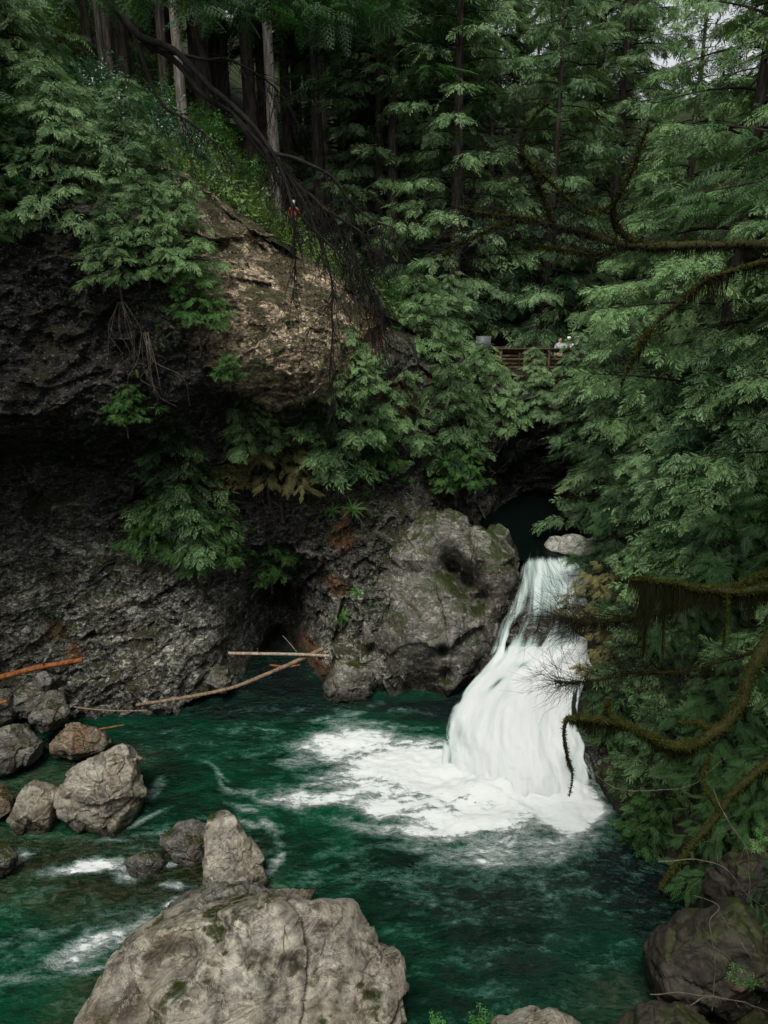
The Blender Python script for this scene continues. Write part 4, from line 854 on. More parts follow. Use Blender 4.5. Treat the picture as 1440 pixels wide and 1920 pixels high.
# ------------------------------------------------------------------ saplings and bushes, each on its own foot
SAP = [ # kind, px, py, D or None (on the cliff), scale, label, category
 ('sapA', 350, 1000, None, 1.25, 'fresh green cedar sapling clinging to the dark cliff left of the cave'),
 ('sapB', 320, 1010, None, .85, 'low spray of green on the ledge beside the cliff sapling'),
 ('sapB', 400, 1040, None, .8, 'yellow green sprig drooping under the cliff sapling'),
 ('sapA', 470, 830, None, .8, 'green sprig left above the yellow brown shrub'),
 ('sapB', 700, 870, None, .8, 'light green cedar sprays at the right end of the cliff saplings'),
 ('sapA', 745, 830, 27.3, .9, 'cedar sapling at the mouth of the gully'),
 ('sapA', 660, 730, None, .7, 'fern green sapling just under the pale rock'),
 ('sapC', 440, 905, None, .45, 'small yellow brown tuft below the yellow brown shrub'),
 ('sapB', 250, 770, None, .45, 'small green bush on the dark ledge at the left'),
 ('sapB', 512, 1060, None, .75, 'small leafy green shrub on the cliff right above the cave'),
 ('sapC', 525, 895, None, 1.2, 'yellow brown conifer shrub sticking out of the cliff'),
 ('sapA', 640, 860, None, 1.3, 'large fresh green cedar sapling on the cliff right of the yellow brown shrub'),
 ('sapA', 690, 800, None, .9, 'green cedar sapling above the large one in the gully'),
 ('sapA', 600, 830, None, .6, 'small cedar sapling touching the yellow brown shrub'),
 ('sapA', 840, 850, 28.5, 1.15, 'bushy cedar on the gully wall left of the dark gorge'),
 ('sapB', 860, 905, 27.5, .7, 'light green sprig above the rounded outcrop'),
 ('sapA', 905, 800, 30.5, 1.1, 'cedar shrub hanging into the gorge below the footbridge'),
 ('sapA', 790, 690, 31, 1.2, 'dark cedar shrub at the left end of the footbridge'),
 ('sapE', 840, 700, 33, .8, 'ferny cedar beside the grey sign board'),
 ('sapE', 250, 430, 23.2, .75, 'cedar with drooping sprays on top of the left cliff'),
 ('sapE', 180, 400, 23.6, .65, 'dark cedar left of the drooping one on the left cliff'),
 ('sapA', 310, 420, 24.0, .8, 'pale tipped cedar at the left foot of the bare rock shoulder'),
 ('sapA', 350, 505, None, .8, 'small cedar sprig rooted low on the bare rock shoulder'),
 ('sapB', 370, 590, None, .6, 'flat green sprig in the middle of the bare rock'),
 ('sapB', 430, 700, None, .3, 'tiny green tuft on the overhang under the bare rock'),
 ('sapD', 130, 300, 25.5, .8, 'dark hemlock sapling on the left skyline of the cliff'),
 ('sapE', 30, 200, 25, .9, 'cedar sapling with pale sprays at the top left edge'),
 ('sapE', 120, 420, 22.6, .8, 'cedar sapling drooping over the dark left overhang'),
 ('sapD', 20, 440, 22.2, .9, 'dark hemlock sapling at the left edge above the overhang'),
 ('sapA', 230, 520, None, .7, 'small green cedar under the drooping cedar on the left cliff'),
 ('sapA', 290, 470, None, .7, 'ferny sprig beside the moss left of the bare rock shoulder'),
 ('sapD', 60, 330, 24, .7, 'dark hemlock sapling over the left overhang'),
]
def cliff_front(px, py, D):
    return at(px, py, D)
for i, (k, px, py, D, sc, lab) in enumerate(SAP):
    p = on_cliff(px, py) if D is None else at(px, py, D)
    if D is None: p = p + np.array([0, -.4, -.05])
    plant(k, p[0], p[1], p[2] - .1, i * 1.9, sc, lab, 'shrub')
RB = [('sapE', 6.3, 31.6, .5, 'young cedar in front of the left part of the footbridge'), ('sapE', 8.1, 31.8, .62, 'young cedar in front of the visitors on the footbridge'), ('sapE', 9.8, 31.6, .8, 'young cedar in front of the right part of the footbridge'),
      ('sapD', 7.9, 20.6, .7, 'dark hemlock shrub at the right edge of the falling water'), ('sapE', 8.9, 21.8, .8, 'cedar shrub below the big cedar right of the falls'),
      ('sapA', 7.4, 18.6, 1.0, 'green cedar shrub above the curved mossy limb'), ('sapD', 8.8, 18.2, 1.0, 'dark hemlock shrub behind the curved mossy limb'), ('sapA', 8.6, 19.6, 1.25, 'lit cedar shrub in the hollow of the curved mossy limb'),
      ('sapA', 7.2, 16.7, .75, 'low cedar shrub over the dark rock at the foot of the falls'), ('sapB', 6.9, 15.7, .6, 'small leafy bush at the water below the curved mossy limb'), ('sapD', 8.3, 15.4, .9, 'dark shrub on the bank under the curved mossy limb'),
      ('sapE', 9.6, 21, 1.1, 'cedar shrub midway up the right bank'), ('sapB', 9.8, 20.2, 1.2, 'bright green bush on the right bank below the big cedar'), ('sapB', 10.6, 22.3, 1.3, 'bright leafy bush under the right cedars'),
      ('sapD', 10.5, 17.2, 1.2, 'dark sapling at the right edge of the bank'), ('sapE', 11.5, 21.0, 1.2, 'drooping cedar sapling at the right edge of the bank'), ('sapD', 9.2, 24.2, 1.1, 'dark sapling beside the pale boulder at the lip'),
      ('sapE', 8.3, 26.6, 1.0, 'cedar sapling above the pale boulder'), ('sapE', 9.0, 30, 1.1, 'cedar sapling leaning over the dark gorge'), ('sapA', 10.4, 33, 1.3, 'cedar shrub under the right end of the footbridge'), ('sapD', 7.9, 13.2, .8, 'dark shrub above the brown mossy boulder'),
      ('sapD', 6.7, 18.7, .5, 'small dark shrub on the rock right of the falling water'), ('sapD', 7.6, 22.9, .8, 'dark shrub beside the lip of the waterfall'), ('sapD', 7.5, 11.2, .5, 'dark shrub growing over the brown mossy boulder at the lower right'), ('sapA', 7.9, 12.1, .5, 'small cedar behind the brown mossy boulder'), ('sapA', 9.7, 15.6, 1.1, 'cedar shrub by the trunk of the mossy tree'), ('sapE', 11.6, 25.8, 1.3, 'young cedar behind the big cedar'), ('sapC', 7.1, 21.9, .95, 'brown twiggy shrub beside the upper slide'), ('sapC', 6.9, 20.0, .8, 'brown twiggy shrub right of the lower fall'), ('sapE', 8.9, 23.6, .8, 'drooping cedar sapling right of the upper slide')]
for i, (k, x, y, sc, lab) in enumerate(RB): plant(k, x, y, (8.4 if i < 3 else bank([(x, y)])[0]) - .15, i * 2.3 + .5, sc, lab, 'shrub')
# broad leaved bushes
def make_bush(name, rng, Rr, n, leaf):
    root = empty(name); mb = MB(); br = mb; br.cur = 1; O = []; D = []
    for k in range(max(8, n // 40)):
        a = rng.uniform(0, 6.28); e = rng.uniform(.2, 1.3); d_ = np.array([math.cos(a) * math.cos(e), math.sin(a) * math.cos(e), math.sin(e)]) * Rr * rng.uniform(.5, 1)
        br.tube([(0, 0, -.1), d_ * .5 + [0, 0, .05 * Rr], d_], [.015, .01, .004], 3, cap=False)
        m = 40; s = rng.uniform(.3, 1.05, m)[:, None]; O.append(d_ * s + rng.normal(0, .16 * Rr, (m, 3))); D.append(d_ + rng.normal(0, .6 * Rr, (m, 3)))
    O = np.concatenate(O); mb.cur = 0; put_fronds(mb, 'leaf', O, np.concatenate(D), rng.uniform(.14, .3, len(O)), rng)
    mb.build('foliage', [M[leaf], M['darkbark']], root); return root
PROTO['salal'] = (make_bush('salal_bush', rg(31), 1.3, 900, 'salal'), False)
PROTO['bushy'] = (make_bush('leafy_bush', rg(32), 1.2, 800, 'fresh'), False)
BU = [('salal',20,270,23.5,1.2,'glossy broad leaved bush at the left edge'),('salal',50,350,23,1.0,'glossy bush under the first one at the left edge'),('salal',190,300,26.5,1.3,'grey green bush on the left slope above the drooping cedars'),('salal',270,250,30,1.3,'bush on the slope below the trunk cluster'),
      ('salal',150,190,31,1.5,'tall bush at the upper left'),('salal',330,300,28.5,1.1,'broad leaved bush behind the top of the bare rock shoulder'),('salal',375,345,28.5,.8,'dark bush on the rim of the bare rock shoulder'),('bushy',300,215,34,1.3,'bright green bush by the slim brown trunk'),
      ('bushy',400,290,37,1.5,'yellow green bush in the clearing below the broad dark trunk'),('bushy',450,350,36,1.2,'green bush left of the tall straight grey trunk'),('bushy',585,500,36,.6,'leafy bush in front of the hiker in red'),('salal',500,445,31,.8,'low bush along the rim left of the hiker'),('bushy',640,520,38,1.2,'green bush right of the hiker by the trail'),
      ('bushy',720,560,36,1.2,'green bush at the head of the gully'),('salal',600,505,33,.7,'low bush on the rim below the hiker'),('bushy',10,130,30,1.6,'green bush at the upper left corner'),('salal',90,240,27,1.3,'glossy bush on the left slope')]
for i, (k, px, py, D, sc, lab) in enumerate(BU):
    p = at(px, py, D); plant(k, p[0], p[1], min(p[2], hill([p[:2]])[0] + .3) - .1, i * 1.7, sc, lab, 'bush')
# ferns on the cliff
def make_fern(rng, n, L):
    mb = MB(); V, F, T = frond_tpl(12, 0, 75, .16)
    V = V.copy(); V[:, 2] = -.55 * V[:, 0] ** 2
    a = rng.uniform(0, 6.28, n); D = np.stack([np.cos(a), np.sin(a), rng.uniform(.1, 1.1, n)], 1)
    put_fronds(mb, (V, F, T), np.zeros((n, 3)), D, L * rng.uniform(.6, 1.1, n), rng, jit=.15); return mb.build('sword_fern', M['fresh'])
fern = make_fern(rg(41), 26, .62)
FE = [(245,755),(300,770),(335,790),(275,890),(300,800),(660,950),(600,860),(720,900),(745,880),(690,930),(665,1110),(740,610),(330,920),(480,990),(640,1150),(220,1020),(250,800),(760,900),(705,965),(620,960)]
FL = ['long leaved fern on the dark ledge at the left', 'fern tuft right of the long leaved one', 'third fern along the dark ledge', 'fern hanging under the left overhang', 'small fern below the ledge', 'fern above the rusty streak', 'fern under the cliff saplings', 'fern in the gully bottom', 'bright fern in the gully', 'fern at the top of the outcrop left side', 'fern in the cleft left of the outcrop', 'fern at the head of the gully wall', 'fern above the cliff sapling', 'fern above the cave', 'fern beside the foot of the outcrop', 'fern on the far left of the lower cliff', 'fern between two ledge ferns', 'fern just left of the gorge', 'fern hanging over the outcrop', 'fern over the rusty cleft']
for i, ((px, py), lab) in enumerate(zip(FE, FL)):
    o = fern if i == 0 else fern.copy()
    if i: COL.objects.link(o)
    o.location = tuple(on_cliff(px, py) + np.array([0, -.05, 0])); o.rotation_euler = (R(35), 0, i * 1.3); o.scale = (.62 + .18 * (i % 3 - 1),) * 3; tag(o, lab, 'fern')
# undergrowth on the slope: nobody could count it
mb = MB(); r_ = rg(51); n = 26000
X = r_.uniform(-24, 5, n); Y = r_.uniform(18, 52, n); ry = np.interp(X, rw[:, 0], rw[:, 1]); k = (Y > ry + .1) & (abs(X) < .6 * Y + 3); X, Y = X[k], Y[k]
Zs = hill(np.stack([X, Y], 1)); O = np.stack([X, Y, Zs + r_.uniform(0, .35, len(X))], 1); D = r_.normal(0, 1, (len(X), 3)); D[:, 2] = r_.uniform(.1, 1.2, len(X))
g_ = .5 + .9 * fbm(O * .25, 3, 5); keepu = fbm(O * .5 + 40, 3, 8) > -.25
put_fronds(mb, 'leaf', O[keepu], D[keepu], r_.uniform(.3, .75, keepu.sum()), r_, tint=np.clip(g_[keepu] + r_.uniform(-.25, .25, keepu.sum()), 0, 1))
tag(mb.build('undergrowth', M['under']), 'low leafy undergrowth covering the hillside above the cliff', 'undergrowth', kind='stuff')
# undergrowth on the right bank
mb = MB(); n = 30000; X = r_.uniform(5.8, 17, n); Y = r_.uniform(9, 38, n); Zs = bank(np.stack([X, Y], 1)); k = (Zs > .9) & (X > 7.3 + .06 * (Y - 15)) ; X, Y, Zs = X[k], Y[k], Zs[k]
O = np.stack([X, Y, Zs + r_.uniform(0, .5, len(X))], 1); D = r_.normal(0, 1, (len(X), 3)); D[:, 2] = r_.uniform(-.3, .9, len(X)); D[:, 0] -= .5
sel = fbm(O * .6, 3, 9) > -.3
put_fronds(mb, 'mid', O[sel], D[sel], r_.uniform(.22, .5, sel.sum()), r_)
tag(mb.build('bank_undergrowth', M['cedar']), 'tangled ferny undergrowth covering the steep right bank', 'undergrowth', kind='stuff')
# grass tufts and moss on the cliff
mb = MB(); vv = CLIFF_P.reshape(-1, 3); NN = grid_normals(CLIFF_P.reshape(-1, 3), CLIFF_P.shape[0], CLIFF_P.shape[1])
okc = (vv[:, 2] > 2.5) & (vv[:, 2] < np.interp(vv[:, 0], rw[:, 0], rw[:, 2]) + .2) & (fbm(vv * .55, 4, 21) > .18) & (np.arange(len(vv)) % 7 == 0)
idx = np.where(okc)[0]; idx = r_.choice(idx, min(2600, len(idx)), replace=False); O = vv[idx]
D = r_.normal(0, .6, (len(O), 3)); D[:, 1] -= 1.0; D[:, 2] -= .5
put_fronds(mb, 'low', O, D, r_.uniform(.10, .32, len(O)), r_)
tag(mb.build('cliff_undergrowth', M['under']), 'small mosses grasses and seedlings scattered over the cliff', 'undergrowth', kind='stuff')
# ------------------------------------------------------------------ mossy leaning tree at the right, trunk just out of the picture
def fuzz(mb, P, rad, rng, n, length, down=False, spread=1.0):
    P = np.asarray(P); seg = rng.integers(0, len(P) - 1, n); f = rng.uniform(0, 1, n)[:, None]; C = P[seg] * (1 - f) + P[seg + 1] * f; rr = np.broadcast_to(rad, (len(P),))[seg]
    a = rng.uniform(0, 6.28, n); T = P[seg + 1] - P[seg]; T /= np.linalg.norm(T, axis=1, keepdims=True) + 1e-9
    A = np.cross(T, [0, 0, 1.]); A /= np.linalg.norm(A, axis=1, keepdims=True) + 1e-9; B = np.cross(A, T); B *= np.sign(B[:, 2:3] + 1e-9)
    if down: a = rng.uniform(-2.4, -.7, n)
    O = A * np.cos(a)[:, None] + B * np.sin(a)[:, None]; p = C + O * (rr * .92)[:, None]
    l = length * rng.uniform(.3, 1, n)
    clump = .4 + 1.2 * np.clip(vn(C * 4.0, 3) * .5 + .5, 0, 1); 
    if down: l = l * np.clip(clump * (.25 + 1.1 * np.clip(vn(C * 1.3 + 7, 5) * .5 + .5, 0, 1)), 0, 1.6) ** 2; d_ = np.stack([rng.normal(0, .08, n), rng.normal(0, .08, n), -np.ones(n)], 1)
    else: d_ = O + rng.normal(0, .5, (n, 3))
    w = (.006 if down else .008) * rng.uniform(.6, 1.6, n)
    sd = np.cross(d_, rng.normal(0, 1, (n, 3))); sd /= np.linalg.norm(sd, axis=1, keepdims=True) + 1e-9
    V = np.stack([p - sd * w[:, None], p + sd * w[:, None], p + d_ * l[:, None]], 1).reshape(-1, 3)
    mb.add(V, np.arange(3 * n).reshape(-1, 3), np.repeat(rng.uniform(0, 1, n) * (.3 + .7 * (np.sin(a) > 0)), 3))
def limb(root, path, r0, r1, seed, moss=1.0, hang=.35, nh=900, bark='mossbark', name='branch', n=60, fz=.05, power=1.0):
    P = np.array([at(*q) for q in path]); P = catmull(P, n); s = np.linspace(0, 1, n); rad = r0 + (r1 - r0) * s ** power; rng = rg(seed)
    P = P + .35 * np.minimum(r0, .05) * np.stack([fbm(P * 3, 2, seed + k) for k in range(3)], 1) * 2
    m = MB().tube(P, rad, 9, lump=.28, seed=seed); b = m.build(name, M[bark], root, smooth=True)
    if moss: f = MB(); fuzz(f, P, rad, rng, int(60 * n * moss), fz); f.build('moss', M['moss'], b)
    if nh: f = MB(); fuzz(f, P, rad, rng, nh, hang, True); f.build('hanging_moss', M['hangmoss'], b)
    return P, b
def twigs(mb, P, rng, n, L, r=.008, down=.3, side=None, sub=3, up=0.0):
    """fine bare twigs growing from a path, each forking"""
    P = np.asarray(P)
    for _ in range(n):
        i = rng.integers(0, len(P) - 1); o = P[i]; t = P[min(i + 1, len(P) - 1)] - P[i]; t /= np.linalg.norm(t) + 1e-9
        d = t * rng.uniform(.1, 1) + rng.normal(0, .6, 3) + [0, 0, -down + up * rng.uniform()]
        if side is not None: d = d + np.array(side)
        d /= np.linalg.norm(d); l = L * rng.uniform(.4, 1.1); q = np.linspace(0, 1, 6)[:, None]
        c = o + d * l * q + np.array([0, 0, -.35 * down * l]) * q ** 2 + rng.normal(0, .03 * l, (6, 3)) * q
        mb.tube(c, r * (1 - .75 * q[:, 0]), 3, cap=False)
        for _k in range(sub):
            j = rng.integers(1, 5); d2 = d + rng.normal(0, .55, 3) + [0, 0, -down * .6]; d2 /= np.linalg.norm(d2); l2 = l * rng.uniform(.2, .5)
            c2 = np.array([c[j], c[j] + d2 * l2 * .5 + [0, 0, .02 * l2], c[j] + d2 * l2]); mb.tube(c2, [r * .55, r * .4, r * .2], 3, cap=False)
bx_, by_ = 8.4, 12.6; bz_ = bank([(bx_, by_)])[0]
mt = empty('mossy_maple', (0, 0, 0)); tag(mt, 'leaning tree with long moss draped limbs reaching in from the right edge', 'tree')
s = np.linspace(0, 1, 30); TP = np.stack([bx_ + .8 * np.sin(s * 3), by_ + .4 * np.sin(s * 4), bz_ - .6 + 15 * s], 1)
MB().tube(TP, .34 * (1 - .55 * s), 14, lump=.15, seed=5).build('trunk', M['mossbark'], mt, smooth=True)
L1, b1 = limb(mt, [(1640,560,12.8),(1520,490,12.6),(1440,462,12.4),(1340,458,12.2),(1240,463,12.2),(1180,460,12.1),(1110,442,12),(1060,430,11.9),(1000,410,11.8),(930,402,11.7),(860,388,11.6)], .105, .010, 11, .8, .22, 1600, power=.8)
f = MB(); twigs(f, L1[15:], rg(3), 90, .9, .007, .15, (-.4, 0, 0), 4, .5); f.build('twigs', M['darkbark'], b1)
for k, (pth, r0, hg, nh) in enumerate([
    ([(1190,458,12.1),(1155,425,12),(1150,385,11.9),(1172,350,11.8),(1195,300,11.8),(1215,240,11.8)], .05, .12, 300),
    ([(1040,428,11.9),(1020,375,11.8),(1000,330,11.7),(980,285,11.6),(985,240,11.6),(1030,190,11.6)], .022, .1, 0),
    ([(1440,490,12.4),(1380,505,12.2),(1320,525,12),(1270,570,11.9),(1215,620,11.8),(1190,660,11.7),(1165,720,11.7)], .04, .3, 900),
    ([(1000,410,11.8),(940,425,11.7),(880,450,11.6),(830,480,11.5)], .014, .1, 0),
    ([(1180,462,12.1),(1120,478,12),(1060,470,11.9),(1000,462,11.9)], .02, .2, 300),
    ([(1150,385,11.9),(1110,400,11.8),(1060,370,11.7),(1010,320,11.6),(970,290,11.6)], .014, .1, 0)]):
    Lk, bk = limb(mt, pth, r0, .006, 20 + k, .5, hg, nh); f = MB(); twigs(f, Lk[8:], rg(30 + k), 42, .7, .006, .1, (-.3, 0, 0), 4, .5); f.build('twigs', M['darkbark'], bk)
limb(mt, [(1620,1140,12.6),(1500,1110,12.4),(1440,1104,12.2),(1370,1108,12),(1310,1103,11.9),(1260,1093,11.8),(1215,1085,11.7),(1180,1084,11.7)], .10, .012, 41, 1.2, 1.0, 2400)
limb(mt, [(1500,1050,12.5),(1440,1075,12.3),(1390,1095,12.1),(1340,1108,12)], .07, .03, 42, 1.2, .3, 900)
L3, b3 = limb(mt, [(1440,1110,13),(1340,1120,12.8),(1260,1138,12.6),(1200,1155,12.5),(1150,1163,12.4),(1100,1165,12.3),(1050,1160,12.2)], .055, .008, 43, 1.0, .3, 900)
f = MB(); twigs(f, L3[22:], rg(5), 230, 1.1, .005, .15, (-.5, 0, .1), 5, .4); f.build('twigs', M['darkbark'], b3)
L4, b4 = limb(mt, [(1600,1040,12.8),(1500,1120,12.6),(1445,1195,12.4),(1410,1255,12.2),(1392,1310,12.1),(1365,1352,12),(1322,1388,11.9),(1285,1400,11.9),(1245,1396,11.9),(1205,1374,11.8),(1165,1356,11.8),(1115,1350,11.7),(1062,1346,11.6)], .13, .04, 44, 1.4, .35, 3800, n=90, fz=.06)
limb(mt, [(1155,1356,11.8),(1140,1335,11.8),(1141,1308,11.8)], .07, .03, 45, .6, .1, 100, n=14)
limb(mt, [(1062,1346,11.6),(1058,1375,11.6),(1064,1415,11.6),(1073,1450,11.6),(1068,1490,11.6)], .03, .004, 46, .3, .2, 500, n=30)
limb(mt, [(1340,1385,12),(1322,1360,12),(1300,1356,12),(1275,1357,12)], .06, .02, 47, 1.0, .15, 200, n=16)
limb(mt, [(1600,1390,12.3),(1500,1410,12),(1440,1432,11.8),(1390,1470,11.7),(1345,1525,11.6),(1300,1580,11.5),(1265,1625,11.4),(1237,1668,11.3)], .09, .03, 48, 1.2, .25, 1500)
limb(mt, [(1350,1520,11.6),(1320,1470,11.6),(1330,1410,11.7)], .03, .01, 49, .8, .1, 100, n=20)
L5, b5 = limb(mt, [(1500,1180,12.9),(1440,1215,12.8),(1350,1240,12.7),(1260,1262,12.6),(1180,1262,12.5),(1100,1280,12.4),(1040,1275,12.3)], .04, .006, 50, .6, .25, 500)
f = MB(); twigs(f, L5[12:], rg(6), 230, 1.0, .005, .1, (-.3, 0, 0), 5, .4); f.build('twigs', M['darkbark'], b5)
# vertical strings of moss below the second limb
for k, (px, y0, y1) in enumerate([(1248,1095,1235),(1212,1150,1225),(1362,1110,1210)]):
    limb(mt, [(px,y0,11.9),(px-2,(y0+y1)/2,11.9),(px-5,y1,11.9)], .02, .012, 60 + k, .4, .18, 500, name='moss_strand', n=24)
# ------------------------------------------------------------------ dead bough hanging in from the upper left, its trunk out of the picture
hb = empty('overhanging_hemlock', (0, 0, 0)); tag(hb, 'leaning hemlock whose long dark drooping bough crosses the upper left of the view', 'tree')
s = np.linspace(0, 1, 24); gz_ = 6.0
MB().tube(np.stack([-7.6 + .5 * s, 8.4 + 0 * s, gz_ + 18 * s], 1), .28 * (1 - .5 * s), 12, lump=.12).build('trunk', M['darkbark'], hb, smooth=True)
D1 = 8.4
B1, o1 = limb(hb, [(-560,-640,8.5),(-200,-400,8.5),(60,-190,8.5),(200,-10,8.5),(262,70,8.4),(325,112,8.4),(385,180,8.3),(440,218,8.3),(500,285,8.2),(545,335,8.2),(600,385,8.1),(650,450,8.1),(690,520,8.0),(715,590,8)], .052, .005, 71, 0, 0, 0, 'darkbark', n=80, power=.8)
for k, pth in enumerate([
    [(262,70,8.4),(330,100,8.3),(400,170,8.2),(480,240,8.1),(530,330,8.1),(552,420,8),(552,500,8),(548,570,8)],
    [(300,95,8.4),(380,112,8.4),(430,112,8.4),(500,150,8.4),(560,220,8.4)],
    [(500,285,8.2),(560,300,8.1),(620,330,8),(680,400,8),(740,430,7.9)],
    [(545,335,8.2),(580,400,8.1),(620,520,8),(622,620,8),(618,740,8)],
    [(440,218,8.3),(500,300,8.2),(560,400,8.1),(640,480,8),(700,560,8),(720,600,8)],
    [(260,80,8.4),(300,190,8.4),(360,230,8.4),(440,300,8.3)],
    [(600,385,8.1),(670,430,8),(720,480,8)]]):
    Pk, ok_ = limb(hb, pth, .035 if k == 0 else .022, .004, 80 + k, 0, 0, 0, 'darkbark'); f = MB(); twigs(f, Pk[25:], rg(90 + k), 40, .55, .0045, .8, None, 4); f.build('twigs', M['darkbark'], ok_)
f = MB(); twigs(f, B1[44:], rg(99), 190, .75, .0045, .9, None, 5); f.build('twigs', M['darkbark'], o1)
# green sprays of the same tree along the top edge
mb = MB(); rr_ = rg(17); O = []; D = []
for (x0, x1, y0, y1, n) in [(330,760,-140,25,520),(120,340,-120,0,160),(560,720,-40,45,90)]:
    for _ in range(n): O.append(at(rr_.uniform(x0, x1), rr_.uniform(y0, y1), rr_.uniform(7.8, 9.5))); D.append((rr_.normal(.3, .6), rr_.normal(0, .6), -rr_.uniform(.1, .6)))
put_fronds(mb, 'needle', O, D, rr_.uniform(.2, .42, len(O)), rr_); mb.build('crown', M['hemlock'], hb)
for k in range(5):
    limb(hb, [(-560,-640 + k * 5,8.6),(-100,-380,8.7),(150 + 60 * k,-160,8.8),(330 + 90 * k,-70,8.8),(480 + 70 * k,-10,8.8)], .04, .006, 120 + k, 0, 0, 0, 'darkbark')

# ------------------------------------------------------------------ driftwood
M['orangewood'] = mat_bark('wet orange wood', (.12, .036, .012), (.32, .12, .04))
M['palewood'] = mat_bark('bleached wood', (.19, .14, .10), (.44, .36, .27))
M['brownwood'] = mat_bark('brown driftwood', (.10, .065, .042), (.29, .20, .13))
def log(label, path, r0, r1, mat, seed, stubs=()):
    P = np.array([at(*p) for p in path]); c = P.mean(0); P2 = catmull(P, 40); rng = rg(seed)
    root = MB().tube(P2, np.linspace(r0, r1, 40), 9, lump=.15, seed=seed)
    for (i, dx, dz) in stubs: root.tube([P2[i], P2[i] + np.array([dx, -.1, dz])], [r0 * .35, r0 * .12], 5)
    tag(root.build('driftwood_log', M[mat], smooth=True, origin=c), label, 'log')
log('bright orange peeled log lying on the rocks at the left edge', [(-60,1282,20.3),(0,1270,20.4),(70,1252,20.7),(155,1237,21.0)], .095, .08, 'orangewood', 1, [(28, .05, .2)])
log('straight bleached pole lying level across the mouth of the cave', [(428,1225,22.3),(500,1226,22.4),(560,1227,22.5),(618,1230,22.6)], .055, .05, 'palewood', 2, [(10, 0, .25)])
log('long curved driftwood pole leaning from the water up to the outcrop', [(255,1322,20.9),(340,1309,21.2),(430,1291,21.5),(500,1264,22.0),(560,1238,22.5),(606,1216,22.9)], .05, .075, 'brownwood', 3)
log('short red brown stick behind the bleached pole', [(506,1247,23.6),(535,1250,23.6),(562,1247,23.6)], .04, .03, 'orangewood', 4)
log('thin twig sticking up from the bleached pole', [(556,1222,23.3),(542,1205,23.3),(530,1192,23.3)], .015, .01, 'palewood', 5)
log('thin pale stick floating beside the rock pile', [(135,1325,20.6),(175,1330,20.4),(225,1333,20.3),(277,1332,20.3)], .03, .02, 'brownwood', 6)
log('short orange stick resting on the rusty rock', [(183,1368,19.4),(210,1363,19.4),(233,1359,19.4)], .03, .015, 'orangewood', 7)
log('stub of orange wood at the left edge below the bright log', [(-30,1325,19.6),(-5,1320,19.6),(14,1314,19.6)], .07, .04, 'orangewood', 8)
# ------------------------------------------------------------------ thin bare vines at the lower right
M['vine'] = mat_bark('bare vine', (.05, .042, .03), (.16, .135, .10))
VN = [('long bare vine arching over the brown mossy boulder', [(1235,1616,9.6),(1310,1612,9.5),(1360,1630,9.4),(1405,1680,9.3),(1445,1712,9.3)]),
      ('bare vine hanging down beside the right edge', [(1340,1480,9.8),(1365,1540,9.7),(1400,1590,9.6),(1404,1650,9.5),(1400,1690,9.5)]),
      ('bare stem rising straight from the brown boulder', [(1335,1895,9),(1340,1800,9.1),(1330,1730,9.2),(1350,1700,9.3),(1300,1680,9.5)]),
      ('low arching vine near the bottom right corner', [(1290,1885,8.6),(1330,1872,8.6),(1400,1880,8.6),(1450,1900,8.6)]),
      ('thin crooked vine left of the straight stem', [(1355,1720,9.4),(1390,1770,9.3),(1412,1800,9.2)]),
      ('vine drooping below the curved mossy limb', [(1100,1440,12),(1160,1480,12),(1230,1482,12),(1300,1470,12),(1360,1420,12)]),
      ('upright bare vine against the dark hollow', [(1345,1615,10),(1344,1580,10),(1350,1560,10)]),
      ('pale vine crossing the corner rocks', [(1220,1862,9),(1300,1862,9),(1340,1870,9),(1388,1875,9)])]
for k, (lab, pth) in enumerate(VN):
    P = catmull([at(*p) for p in pth], 40); P += .03 * np.stack([fbm(P * 3, 2, k + j) for j in range(3)], 1); c = P[0]
    m = MB().tube(P, np.linspace(.010, .004, 40), 5); twigs(m, P, rg(k), 4, .3, .004, .3); tag(m.build('vine', M['vine'], origin=c), lab, 'vine')
HR = [(230,590,'pale roots trailing down the dark cliff below the drooping cedar'),(275,640,'tangle of thin roots hanging from the left overhang'),(340,1040,'bare roots dangling under the cliff sapling'),(590,640,'dry roots hanging on the pale rock under the bough'),(500,905,'dry twigs under the yellow brown shrub')]
for k, (px, py, lab) in enumerate(HR):
    p = on_cliff(px, py) + np.array([0, -.25, 0]); m = MB(); rng = rg(300 + k)
    for q in range(7):
        P = catmull([p + [.03 * q - .1, 0, .35], p + [.09 * q - .3 + rng.normal(0, .12), -.1, -.4], p + [.14 * q - .3 + rng.normal(0, .2), -.05, -.8 - rng.uniform(0, .6)], p + [.16 * q - .3 + rng.normal(0, .25), 0, -1.2 - rng.uniform(0, .9)]], 24); m.tube(P, np.linspace(.012, .003, 24), 4)
        twigs(m, P, rng, 3, .3, .004, .6)
    tag(m.build('hanging_roots', M['vine'], origin=p), lab, 'roots')
